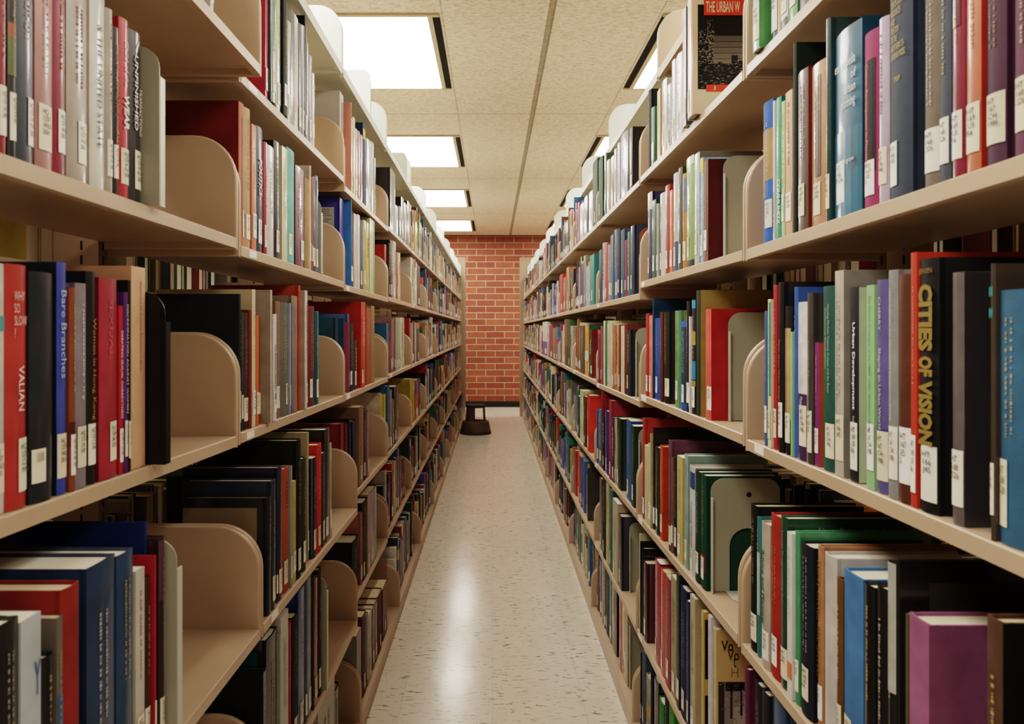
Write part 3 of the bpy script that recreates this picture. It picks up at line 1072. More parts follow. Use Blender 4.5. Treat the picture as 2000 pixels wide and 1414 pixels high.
@art
def voices(g, m, rnd):
    h, w = g.h, g.w
    g.front(m, 0.002, w, 0.0005, h - 0.0005, rgb('#c2a46e'), 0, 0.0003)
    g.front(m, 0.006, w, 0.30 * h, 0.66 * h, rgb('#8a8078'), 0, 0.0005)
    for v0, v1, z0, z1, c in ((.006, .018, .34, .66, '#3a3230'), (.03, .034, .42, .64, '#2c2624'), (.05, .054, .44, .65, '#332c2a'), (.006, .05, .32, .37, '#3c3432'), (.02, .08, .6, .66, '#2a2422'), (.06, .09, .3, .45, '#6a605a'), (.036, .06, .38, .5, '#a0968c')):
        g.front(m, v0, v1, z0 * h, z1 * h, rgb(c), 0, 0.0008)
    for i in range(90):
        v = rnd.uniform(0.007, 0.085); z = rnd.uniform(0.31, 0.65) * h
        c = rnd.uniform(0.02, 0.35)
        g.front(m, v, v + rnd.uniform(0.001, 0.005), z, z + rnd.uniform(0.001, 0.003), (c, c * 0.93, c * 0.88, 1), 0, 0.001)
    tc = rgb('#3a3026')
    g.front_text(m, 'Vo', 0.012, 0.036, 0.86 * h, 0.93 * h, tc, 0.02)
    g.front_text(m, 'Vo', 0.024, 0.048, 0.80 * h, 0.87 * h, rgb('#5a4830'), 0.02)
    g.front_text(m, 't', 0.036, 0.042, 0.755 * h, 0.82 * h, tc)
    g.front_text(m, 'H', 0.032, 0.046, 0.69 * h, 0.75 * h, rgb('#8a744a'))
    g.front_text(m, 'Expl', 0.03, 0.052, 0.215 * h, 0.262 * h, tc)
    g.front_text(m, 'Med', 0.03, 0.052, 0.15 * h, 0.195 * h, tc)


@art
def dome_cover(g, m, rnd):
    h = g.h
    for i in range(7):
        ww = [0.026, 0.026, 0.022, 0.018, 0.012, 0.007, 0.003][i]
        g.front(m, 0.03 - ww / 2, 0.03 + ww / 2, (0.80 + 0.018 * i) * h, (0.818 + 0.018 * i) * h, rgb('#2a2620'), 0, 0.0006)
    g.front(m, 0.014, 0.09, 0.775 * h, 0.783 * h, rgb('#b8422a'), 0, 0.0006)
    g.front(m, 0.014, 0.09, 0.757 * h, 0.765 * h, rgb('#b8422a'), 0, 0.0006)
    g.front_text(m, 'S', 0.032, 0.042, 0.68 * h, 0.74 * h, rgb('#2a2620'), 0.02)
    g.front(m, 0.002, 0.09, 0.05 * h, 0.056 * h, rgb('#b8422a'), 0, 0.0006)


@art
def yellow_black(g, m, rnd):
    h = g.h
    for z0, z1 in ((0.55, 0.95), (0.06, 0.44)):
        g.front(m, 0.004, 0.1, z0 * h, z1 * h, rgb('#15130f'), 0, 0.0005)
    g.front(m, 0.004, 0.1, 0.005 * h, 0.05 * h, rgb('#c0392a'), 0, 0.0005)


@art
def white_strip(g, m, rnd):
    for k in range(40):
        z = rnd.uniform(0.2, 0.93) * g.h
        g.front(m, 0.004, 0.012, z, z + rnd.uniform(0.001, 0.003), rgb('#8a88a0'), 0, 0.0005)

EXPOSURE = 0.88

# ------------------------------------------------------------------ the books the photograph shows
# (x of left spine edge, x of right spine edge, y of top, colour, options)   in the 2000 x 1414 frame
W, BLK, GOLD = '#d9d6cc', '#1d1b19', '#b59a4e'
BOOKS = {}
BOOKS[(-1, 'B', 1)] = [
    (0, 17, None, '#8f2630', {'st': 'g'}),
    (18, 36, None, '#23241f', {'st': 'g', 'bands': [(.34, .5, '#5d6b3c'), (.5, .56, '#a05a30')]}),
    (37, 71, None, '#323b46', {'la': (.5, .95)}),
    (73, 107, None, '#a2706a', {'st': 'g'}),
    (108, 133, None, '#8a1f38', {'st': 'g', 'la': (.25, .95)}),
    (135, 176, None, '#9c9183', {'st': 'g', 'lab': True, 'la': (.42, .86), }),
    (177, 208, None, '#c2bfb0', {'st': 'g', 't': [('& THE UNITED STATE', '#3f6f8c', 'v', .2, .8, .3, .55)], 'n': 'THE UNITED STATE', 'lab': False}),
    (209, 224, 14, '#a39a8b', {'st': 'g', }),
    (224.6, 235, 50, '#2a2723', {'st': 'g', 't': [('WOMEN AND THE WORLD', '#c06a2c', 'v', .3, .9, .4)]}),
    (235.6, 256, 31, '#b2212d', {'st': 'g', 't': [('Child of the', '#e0c8c0', 'v', .62, .88, .34), ('WEAR', '#e6dcd4', 'v', .38, .58, .5, .5, .03), ], 'n': 'WEAR', 'call': CALLS_L[0]}),
    (256.8, 280.5, 54, '#26282b', {'st': 'g', 't': [('UNFINISHED', '#dcdad4', 'v', .42, .86, .26, .38, .02), ('TRANSACTIONS', '#cfccc4', 'v', .4, .68, .2, .72), ('/', '#dcdad4', 'h', .9, .95, .2)], 'n': 'UNFINISHED TRANSACTIONS', 'call': CALLS_L[0], 'lh': .05, 'la': (.3, .98)}),
]
BOOKS[(-1, 'C', 1)] = [
    (-22, 14, 511, '#c4c4b8', {'st': 'g', 'bands': [(.73, .79, '#2f9a98')], }),
    (15, 59, 514, '#b3342e', {'st': 'g', 't': [('WHY\nSO\nSLOW\n?', '#e2b8b0', 'h', .7, .89, .6, .5), ('VALIAN', '#ead6d0', 'v', .4, .585, .26, .55)], 'n': 'WHY SO SLOW', 'la': (.42, .96), 'lh': .052}),
    (61, 111, 529, '#222a2e', {'st': 'g', 'la': (.05, .5), 'lz': .02, 'lh': .034, 'scr': False, 'call': '||||||||\n||||||||'}),
    (112.5, 135, 511, '#3d50a6', {'st': 'g', 't': [('Bare Branches', '#9db4d8', 'v', .5, .88, .45)], 'n': 'Bare Branches', 'cc': '#232a31'}),
    (135.6, 151, 561, '#85492a', {'st': 'c', 'bands': [(.22, .34, '#5a2a1e')]}),
    (152, 173, 552, '#837a7e', {'st': 'c', }),
    (173.6, 192, 529, '#1c1b1a', {'st': 'g', 't': [('Women in Hong Kong', '#9a8236', 'v', .3, .78, .42)], 'n': 'Women in Hong Kong'}),
    (193, 233, 541, '#a42a3c', {'st': 'g', 't': [('SEXUAL', '#b8586a', 'v', .6, .9, .2, .55)], 'la': (.5, .93), 'cc': '#7e1c2a'}),
    (233.6, 242, 597, '#ad1a26', {'st': 'p', 't': [('DEBATING SEXUAL CORRECTNESS', '#e0cfc8', 'v', .33, .85, .5)], 'n': 'SEXUAL CORRECTNESS'}),
    (242.6, 252, 570, '#5a2a72', {'st': 'g', 't': [('DISCRIMINATION AGAINST WOMEN', '#cfc3dc', 'v', .33, .93, .48)], 'n': 'DISCRIMINATION AGAINST WOMEN'}),
    (252.4, 257, 547, '#22201e', {'st': 'c', 't': [('leaving women behind', '#9a7c3a', 'v', .35, .7, .6)]}),
    (258, 285, 519, '#cda37e', {'st': 'p', 't': [('Gender and the Economic Revolution in Africa', '#6a4a3a', 'v', .48, .93, .13, .62)], 'n': 'Revolution in Africa', 'lab': False}),
]
BOOKS[(-1, 'D', 1)] = [
    (-40, 0, 1235, '#1f1f1f', {'off': 1}),
    (1, 41, 1226, '#232322', {'st': 'g', 'page': 4, }),
    (42, 82, 1217, '#a7b0b2', {'st': 'p', 't': [('Y', '#2f5a9a', 'h', .72, .84, .3, .75)]}),
    (84, 111, 1290, '#191a1a', {'st': 'g', 'bands': [(0.0, .08, '#b8bcb8')]}),
    (112.5, 124.5, 1208, '#6a625a', {'st': 'p', 'panels': [(.1, .9, .3, .7, '#2f5f86')], 'page': 1}),
    (126, 163, 1155, '#8a2820', {'page': 1, 'scr': False}),
    (174, 229, 1113, '#24405e', {'page': 2, 'lab': False}),
    (230, 265, 1088, '#284868', {'page': 2, 'lab': False}),
    (267, 284, 1117, '#bcb8aa', {'st': 'p'}),
    (285, 297, 1131, '#4a2a22', {'st': 'g', }),
    (298, 307, 1086, '#a4202a', {'rec': 0}),
    (284.6, 288.4, 1020, '#12306e', {'rec': .02, 'w': .245, 'lab': False, 'scr': False, 'page': 2}),
    (312.6, 325, 1052, '#36202a', {'st': 'g', 'panels': [(0, 1, .7, .99, '#5a3a40')], }),
]
BOOKS[(-1, 'A', 2)] = [
    (519, 524, None, '#a62c40', {'st': 'p', 'rec': -.002}),
    (524.4, 532, None, '#2c3648', {'st': 'g', 'rec': -.008}),
    (533, 541.5, None, '#4b8862', {'st': 'g', 'rec': -.008}),
    (542, 550, None, '#b9b59d', {'st': 'g'}),
    (551, 563, None, '#14261b', {'rec': -.006}),
    (563.6, 569.6, None, '#bbad8c', {'st': 'g'}),
    (570, 584, 17, '#cccac6', {'st': 'g', 'panels': [(0, .34, 0, 1, '#2b3152')], 'scr': True}),
    (585, 590.6, 43, '#4a4037', {}),
    (591, 596, 48, '#8a93a8', {'st': 'g'}),
    (596.3, 600, 24, '#1d1c1b', {'rec': .004}),
    (600.4, 603.4, 82, '#c29a6c', {'lab': False}),
    (603.8, 610.6, 105, '#65658a', {'st': 'g'}),
    (611, 615.4, 142, '#c6c2b6', {'st': 'p'}),
]
BOOKS[(-1, 'A', 3)] = [
    (664, 671.5, 177, '#bdb7ac', {'st': 'p', 'rec': .024, 'art': 'blurb_grey'}),
    (673, 680, 200, '#bf7a64', {'st': 'p'}),
    (680.4, 683.4, 233, '#7a86a2', {'st': 'p'}),
    (683.8, 690, 229, '#d2c8aa', {}),
    (690.4, 695, 228, '#bf9936', {}),
    (695.5, 699.8, 250, '#98918e', {}),
    (700.2, 704, 255, '#b86a68', {}),
    (704.4, 709.4, 261, '#8e2232', {}),
    (710, 714.8, 239, '#1c2f58', {'panels': [(0, 1, .8, .93, '#c2b23a')], 'lab': False}),
    (715.2, 719.6, 267, '#2a3038', {}),
    (720, 725.6, 271, '#b3ac94', {'st': 'g'}),
    (726, 731, 275, '#7a94aa', {}),
    (731.4, 734, 308, '#bba888', {}),
]
BOOKS[(-1, 'B', 2)] = [
    (467, 480, 196, '#b8694e', {'st': 'c', 'cc': '#7a1f18', 'panels': [(.45, 1, .12, .9, '#a07a70')], 'la': (.5, .98), 'lh': .05, 'scr': False}),
    (480.6, 492, 208, '#b8986a', {'st': 'c'}),
    (492.6, 501.6, 241, '#bd6e4a', {'st': 'p'}),
    (502, 515.6, 243, '#2b3c50', {'st': 'g', 'panels': [(.62, 1, .2, .98, '#b9b7b0')], 't': [('POLITICS', '#d8d6ce', 'v', .45, .74, .42, .5, .03)], 'n': 'POLITICS'}),
    (516, 523.4, 276, '#9a2c3e', {}),
    (524, 537, 281, '#c9bfb9', {'st': 'g', 'lab': False}),
    (537.6, 549, 273, '#232528', {}),
    (550, 561.6, 284, '#c5b998', {'st': 'p', 'lab': False}),
    (562.2, 576.6, 286, '#64ab9e', {'st': 'c', 'scr': False}),
    (577.6, 596, 320, '#682846', {'st': 'g', 'cc': '#4e1c30', 'la': (.55, .98)}),
    (597, 606, 346, '#94743a', {'st': 'c', 'lab': False}),
    (606.4, 608.6, 323, '#c8bfae', {'st': 'p', 'rec': .004}),
    (608.9, 611, 345, '#c4603c', {'st': 'p'}),
    (611.4, 617, 343, '#1f1f21', {}),
    (617.4, 623, 342, '#5b6b82', {'st': 'g', 'panels': [(.1, .9, .8, .95, '#223a6a')]}),
]
BOOKS[(-1, 'B', 3)] = [
    (665, 674.4, 379, '#27308c', {'st': 'g', 'rec': .02, 'art': 'blurb_blue', 'lab': False, 'scr': False}),
    (674.8, 680, 389, '#3a7cb4', {'st': 'g'}),
    (680.4, 685, 398, '#2f70a6', {'st': 'g'}),
    (685.5, 691, 410, '#152340', {}),
    (691.4, 698, 416, '#c8b4ae', {'st': 'p'}),
    (698.4, 703.4, 418, '#d0c6c4', {'st': 'p', }),
    (704, 710, 428, '#4c565c', {}),
    (710.4, 716, 429, '#a59d7a', {}),
    (716.4, 721.6, 433, '#cbb448', {}),
    (722.6, 732, 405, '#b8b88c', {'st': 'p', 'panels': [(.75, 1, 0, 1, '#6a9a5c')], 'w': .2, 'scr': False, 'lab': False}),
]
BOOKS[(-1, 'C', 2)] = [
    (464, 471.6, 574, '#25252a', {'st': 'c', 'rec': .0, 'la': (.1, .95), 'lh': .056}),
    (472, 476.4, 609, '#2c292a', {'st': 'p'}),
    (477, 486.6, 610, '#2b2325', {}),
    (487, 493, 605, '#7e2a2a', {'lab': False}),
    (493.5, 500, 565, '#cbc19a', {'st': 'p', 'w': .24}),
    (500.5, 506.4, 616, '#ca662a', {'st': 'p'}),
    (506.7, 509.4, 619, '#8a4a2a', {'rec': .008}),
    (525, 534, 566, '#b5a999', {'rec': -.012, 'w': .24, 'cc': '#a89a8a', 'lab': False}),
    (534.5, 541, 613, '#c8c8c8', {'st': 'p', 'rec': -.006, 't': [('The American Woman 1988', '#2b3768', 'v', .2, .72, .5, .55)], 'n': 'American Woman'}),
    (541.6, 549, 588, '#8b6c44', {}),
    (549.8, 564.6, 590, '#67675f', {'la': (.55, .98)}),
    (565, 568.6, 592, '#9ca8a8', {'st': 'p'}),
    (569, 572.2, 593, '#5a50a6', {'st': 'p', 'lab': False}),
    (572.6, 584.4, 577, '#8a7562', {'w': .22, 'lab': False, 'panels': [(.82, 1, 0, 1, '#b0846a')]}),
    (584.8, 588, 557, '#bc4a1c', {'rec': .004, 'w': .24, 'lab': False}),
    (595, 603, 567, '#cfcac2', {'st': 'g', 'rec': -.006, 't': [('AMERICAN WOMEN', '#a02a22', 'v', .45, .9, .5, .6)], 'n': 'AMERICAN WOMEN', 'cc': '#aaa6a0'}),
    (604, 616, 597, '#6c2a2c', {}),
    (616.4, 625, 607, '#278a8a', {'panels': [(0, .4, 0, 1, '#1c4a58')]}),
]
BOOKS[(-1, 'C', 3)] = [
    (657, 662.4, 621, '#1a4c5c', {'rec': .03}),
    (663, 668.6, 622, '#28506c', {'rec': .015}),
    (669.5, 675, 630, '#a2486a', {'st': 'p'}),
    (675.5, 683, 613, '#486692', {}),
    (683.5, 692, 631, '#2d2a22', {}),
    (692.4, 699, 664, '#2c2018', {}),
    (706, 715.6, 589, '#c23218', {'sc': '#ffffff', 'st': 'g', 'rec': -.004, 'w': .25, 'cc': '#b02a14'}),
    (716, 724.4, 600, '#a8481f', {'lab': False}),
    (724.8, 732, 597, '#8a7440', {'lab': False}),
]
BOOKS[(-1, 'D', 2)] = [
    (524, 531.6, 973, '#1b1e1d', {'art': 'tan_panel', 'w': .215, 'page': 1, 'lab': False}),
    (532.2, 541, 940, '#26364c', {'w': .22, 'page': 2}),
    (541.4, 543.4, 931, '#1c2030', {'rec': .003, 'w': .215}),
    (543.8, 553.6, 914, '#2b2746', {'w': .22, 'page': 2}),
    (554.2, 566, 918, '#a84c2e', {'t': [('|||||||\n|||||||', '#5a2a1c', 'v', .68, .88, .3)]}),
    (566.6, 572, 910, '#9a9890', {}),
    (572.6, 579, 942, '#b1a158', {}),
    (579.6, 590.6, 861, '#181917', {'w': .24, 'page': 1}),
    (591.2, 600.6, 897, '#3a3a2b', {}),
    (601, 604, 845, '#a9a17c', {'st': 'p', 'rec': .012, 'w': .225}),
    (604.6, 620, 896, '#1b2442', {'sag': .004}),
    (620.6, 629.6, 870, '#c22f20', {}),
    (630, 635, 886, '#3a2a22', {}),
    (635.6, 645.4, 840, '#23231f', {'w': .24}),
    (646, 649, 866, '#a8a498', {'st': 'p'}),
]
BOOKS[(-1, 'D', 3)] = [
    (667, 672.6, 828, '#8c2632', {'rec': .03}),
    (673.2, 680, 828, '#6c2230', {'rec': .025}),
    (680.5, 685, 819, '#1c2422', {'rec': .02}),
    (685.4, 696, 823, '#1b2c5c', {'st': 'g', 'rec': .01, 'panels': [(.78, 1, 0, 1, '#c4c4bc')]}),
    (697, 709.6, 796, '#7a5c40', {'panels': [(.62, 1, 0, 1, '#9a6438')]}),
    (710.4, 717, 801, '#3a3c32', {}),
    (717.4, 721.4, 802, '#a2708e', {'st': 'p'}),
]
BOOKS[(-1, 'E', 2)] = [
    (465, 477, 1310, '#161614', {'page': 2}),
    (500, 522, 1319, '#22345e', {'st': 'g', 'page': 1}),
    (523, 544, 1252, '#1a1d1c', {'art': 'teal_panel', 'page': 4, 'lab': False}),
    (544.5, 548.8, 1240, '#9aa090', {'st': 'p'}),
    (549.4, 564, 1202, '#b6b2a6', {'st': 'p', 'page': 4, 'lab': False}),
    (564.4, 571, 1220, '#a22c40', {}),
    (571.6, 584, 1208, '#1d1f20', {'page': 1}),
    (585, 597, 1140, '#2b4a82', {'st': 'g', 'lh': .05}),
    (597.5, 602, 1129, '#485a7a', {}),
    (602.5, 610, 1122, '#7b8182', {}),
    (610.5, 614.4, 1122, '#3c4038', {}),
    (614.8, 622.6, 1134, '#9a363a', {}),
    (623, 629.6, 1115, '#2a2018', {'page': 1}),
]
BOOKS[(-1, 'E', 3)] = [
    (690, 701, 1060, '#1b1d1b', {'rec': .012, 'w': .23}),
    (702, 708.6, 1002, '#a46a66', {}),
    (709, 718, 983, '#1c1d1b', {}),
    (718.4, 723.6, 967, '#b47a74', {'st': 'p'}),
    (724, 736, 963, '#1f3260', {'panels': [(.75, 1, 0, 1, '#8a8a80')]}),
]
BOOKS[(-1, 'F', 2)] = [
    (622, 654, 1378, '#a8a496', {'st': 'p', 'page': 4}),
    (654.6, 664, 1352, '#2b241e', {'page': 1}),
]
BOOKS[(-1, 'F', 3)] = [
    (693, 706, 1243, '#8c8c88', {'st': 'p', 'rec': .0}),
    (709, 716, 1206, '#6a2c36', {'page': 1}),
    (716.4, 720, 1203, '#2a4a3c', {}),
    (720.4, 728, 1203, '#9c968a', {'st': 'g'}),
    (728.5, 732.6, 1190, '#5a2a2a', {'page': 1}),
    (733, 738, 1180, '#521c20', {'page': 1}),
    (738.4, 747.6, 1168, '#5e1a22', {'page': 1}),
    (748, 756.6, 1152, '#641c24', {'page': 1}),
]
# ---- right range
BOOKS[(1, 'A', 1)] = [
    (1466, 1466.1, None, '#cfccc4', {}),
    (1466.8, 1481, None, '#9fc0b4', {'st': 'g', 'cc': '#4f9a52', 'rec': -.012, 'lh': .06, 'la': (.05, .75)}),
    (1503, 1517, None, '#2f4f5c', {'st': 'g', 'lh': .07}),
    (1517.6, 1523, None, '#b58c58', {'st': 'p', 'lab': False}),
    (1523.6, 1537, None, '#cfccc6', {'st': 'p', 'lh': .06, 'bands': [(0, .06, '#1f1d1c')]}),
    (1538, 1556, None, '#45954a', {'st': 'g', 'lh': .06, 'cc': '#2f7a38'}),
    (1557, 1583, None, '#232528', {'st': 'g', 't': [('P', '#d8d4c8', 'v', .05, .11, .5)], 'lab': False}),
    (1584, 1640, None, '#3c4a58', {'off': 1}),
    (1641, 1690, None, '#7a6a52', {'off': 1}),
]
BOOKS[(1, 'A', 1)].pop(0)
BOOKS[(1, 'A', 2)] = [
    (1264, 1270, 173, '#1f1e1d', {'lab': False}),
    (1270.5, 1276, 207, '#41705a', {'cc': '#2c5040'}),
    (1283, 1288.6, 172, '#cfb97e', {'st': 'p', 'cc': '#c4a868'}),
    (1290.6, 1299.8, 151, '#b8b4ae', {'st': 'g'}),
    (1300.4, 1308.8, 161, '#8a8d8a', {}),
    (1310, 1316.8, 114, '#c5cad6', {'st': 'g'}),
    (1317.4, 1329, 99, '#cdc9bc', {'st': 'g'}),
    (1332.6, 1339, 12, '#d6c8c0', {'st': 'p', 'cc': '#3c444e', 'rec': -.012}),
    (1339.6, 1352, None, '#e0d2c4', {'st': 'g', 'cc': '#cfc4a6', 'panels': [(0, .22, 0, 1, '#d0512f')], 'rec': -.02, 'art': 'urban', 'lab': True, 'hh': .262, 'n': 'THE URBAN on its cover', 'scr': False}),
]
BOOKS[(1, 'A', 3)] = [
    (1168, 1178.6, 303, '#27492f', {'rec': -.005}),
    (1179, 1183, 298, '#2e4a36', {}),
    (1183.6, 1190, 310, '#c2b292', {}),
    (1190.5, 1197.6, 302, '#5a2c26', {}),
    (1198, 1203.4, 288, '#7a7670', {}),
    (1204, 1210.4, 277, '#c4aaa6', {}),
    (1211, 1221.6, 254, '#2f72b4', {'st': 'g', 'bands': [(.78, 1, '#1f4a86')]}),
    (1222, 1227.4, 251, '#5a4a3c', {}),
    (1228, 1233.4, 247, '#1e1d1c', {'art': 'tan_panel_light', 'w': .22}),
]
BOOKS[(1, 'B', 1)] = [
    (1486, 1508, 192, '#1f5eb0', {'st': 'c', 'bands': [(.32, .8, '#a58250')], 'panels': [(0, .6, .12, .44, '#2a66b4')], 'la': (.05, .55)}),
    (1508.6, 1512, 196, '#cfccc4', {'st': 'p', 'lab': False, 't': [('COMMUNITY', '#2f3a36', 'v', .05, .35, .7)]}),
    (1512.5, 1525, 186, '#279a72', {'st': 'g', 'cc': '#1f6a52', 't': [('COMMUNITY', '#cfe0d6', 'v', .1, .42, .4, .3, .02)], 'n': 'COMMUNITY', 'lab': False}),
    (1525.6, 1532.6, 196, '#bdbb7c', {'st': 'p'}),
    (1533, 1546, 173, '#c29a7a', {'st': 'p'}),
    (1547, 1553, 82, '#1d2a22', {'w': .135, 'lab': False, 'scr': False}),
    (1554.6, 1577, 128, '#5c473c', {'st': 'g', 'cc': '#6a1a1a', }),
    (1582, 1609, 112, '#b8825a', {'st': 'g', 'panels': [(.25, .62, .3, .92, '#453c34')]}),
    (1610, 1621.6, 33, '#284446', {'t': [('ECOLOGY OF GREENWAYS', '#b3a552', 'v', .12, .68, .32)], 'n': 'ECOLOGY OF GREENWAYS', 'rec': .0}),
    (1622.4, 1682, 29, '#1d5e7c', {'st': 'g', 'sag': .006, 't': [('encyclopedia', '#cfd8d8', 'h', .77, .84, .66), ('of', '#cfd8d8', 'h', .715, .76, .16, .25), ('urban', '#cfd8d8', 'h', .645, .69, .34, .34), ('planning', '#cfd8d8', 'h', .555, .625, .44, .4), ('mcgraw', '#cfd8d8', 'h', .27, .295, .36, .4)], 'panels': [(0, 1, .0, .46, '#2a6d86'), (.05, .9, .24, .3, '#3d5a76')], 'n': 'encyclopedia of urban planning', 'lh': .055, 'la': (.52, .86), 'cc': '#1b4d66'}),
    (1683, 1710, 52, '#9a2f62', {'st': 'c', 'panels': [(.12, .62, .2, .84, '#2a1a22')], 't': [('Citizen Participation in Planning', '#b89a5a', 'v', .24, .82, .2, .62)], 'n': 'Citizen Participation in Planning'}),
    (1711, 1730, 28, '#b8a8bc', {'st': 'g', }),
    (1731, 1775, None, '#323f50', {'st': 'c', 'hh': .262, 't': [('ESTIMATION OF\nDYNAMIC\nUSE OF DATA\nRESOURCES\nAND\nPORTION\nOF THE\nNORTHERN CA-\nLIFORNIA MODEL', '#b39a4e', 'h', .6, .93, .62, .45), ('1969', '#b39a4e', 'h', .5, .525, .25, .5)], 'n': 'gold NORTHERN CALIFORNIA MODEL', 'la': (.5, .92), 'lh': .05}),
    (1799, 1830, None, '#75695a', {'st': 'c', }),
    (1831, 1853, None, '#454e5a', {'st': 'c'}),
    (1854, 1881, None, '#84203c', {'st': 'g', 'panels': [(.2, .8, .62, 1, '#5a1828')], 't': [('the inter-corporate', '#c9a050', 'v', .55, .88, .3)], 'n': 'the inter-corporate'}),
    (1882, 1917, None, '#c26844', {'st': 'g', 'cc': '#b03014', }),
    (1918, 1957, None, '#543349', {'st': 'c'}),
    (1978, 2012, None, '#68344f', {'st': 'c'}),
]
BOOKS[(1, 'B', 2)] = [
    (1263, 1272, 373, '#1c1b54', {'st': 'g', 'bands': [(.8, 1, '#c8c6c0')]}),
    (1273, 1280.6, 388, '#1c4a34', {}),
    (1281, 1285.6, 397, '#a5aa9a', {}),
    (1286, 1296.4, 374, '#26323a', {'st': 'g', 'panels': [(0, .45, 0, 1, '#c9c7be')]}),
    (1297, 1306.6, 359, '#a2202c', {'st': 'g'}),
    (1307.4, 1312.6, 370, '#ce702c', {'st': 'p'}),
    (1313, 1322, 335, '#b7bac6', {'st': 'g', 'bands': [(0, .3, '#2f4f8a')], 't': [('Building Theory', '#b08c2c', 'v', .3, .6, .35)]}),
    (1322.6, 1330.8, 325, '#4a4a2e', {'panels': [(.5, 1, .02, .96, '#b8a878')]}),
    (1331.4, 1337.6, 337, '#bb7b38', {'bands': [(.6, .95, '#6a7a98')]}),
    (1338.4, 1353, 301, '#779a4c', {'st': 'g', 'bands': [(.92, 1, '#c8d4b8'), (0, .06, '#2a2a28')], 't': [('GREAT CITIES OF THE WORLD', '#2c3a1e', 'v', .38, .86, .14)], 'n': 'GREAT CITIES'}),
    (1354, 1365.6, 295, '#a7b4b2', {'st': 'g', 'cc': '#7c7a70', 't': [('URBAN SHOPPING', '#e6ecea', 'v', .32, .66, .36)], 'n': 'URBAN SHOPPING'}),
    (1366, 1371.4, 307, '#99bad0', {'bands': [(.86, 1, '#d8cc50')]}),
    (1372, 1382, 310, '#7c5648', {'st': 'c', 'cc': '#561619'}),
]
BOOKS[(1, 'B', 3)] = [
    (1168, 1175, 486, '#22305f', {}),
    (1175.6, 1180, 473, '#9ab0a8', {}),
    (1180.4, 1185.6, 473, '#ba3426', {}),
    (1186, 1191.6, 476, '#7880a2', {}),
    (1192, 1198.6, 457, '#4a5e62', {}),
    (1199, 1204, 447, '#486a9c', {}),
    (1204.5, 1210, 446, '#221c1a', {}),
    (1211, 1218, 446, '#3a5068', {}),
    (1219.6, 1224, 468, '#8c3852', {}),
    (1224.4, 1229.6, 451, '#286a64', {}),
    (1230, 1237, 439, '#1d2848', {'w': .2}),
]
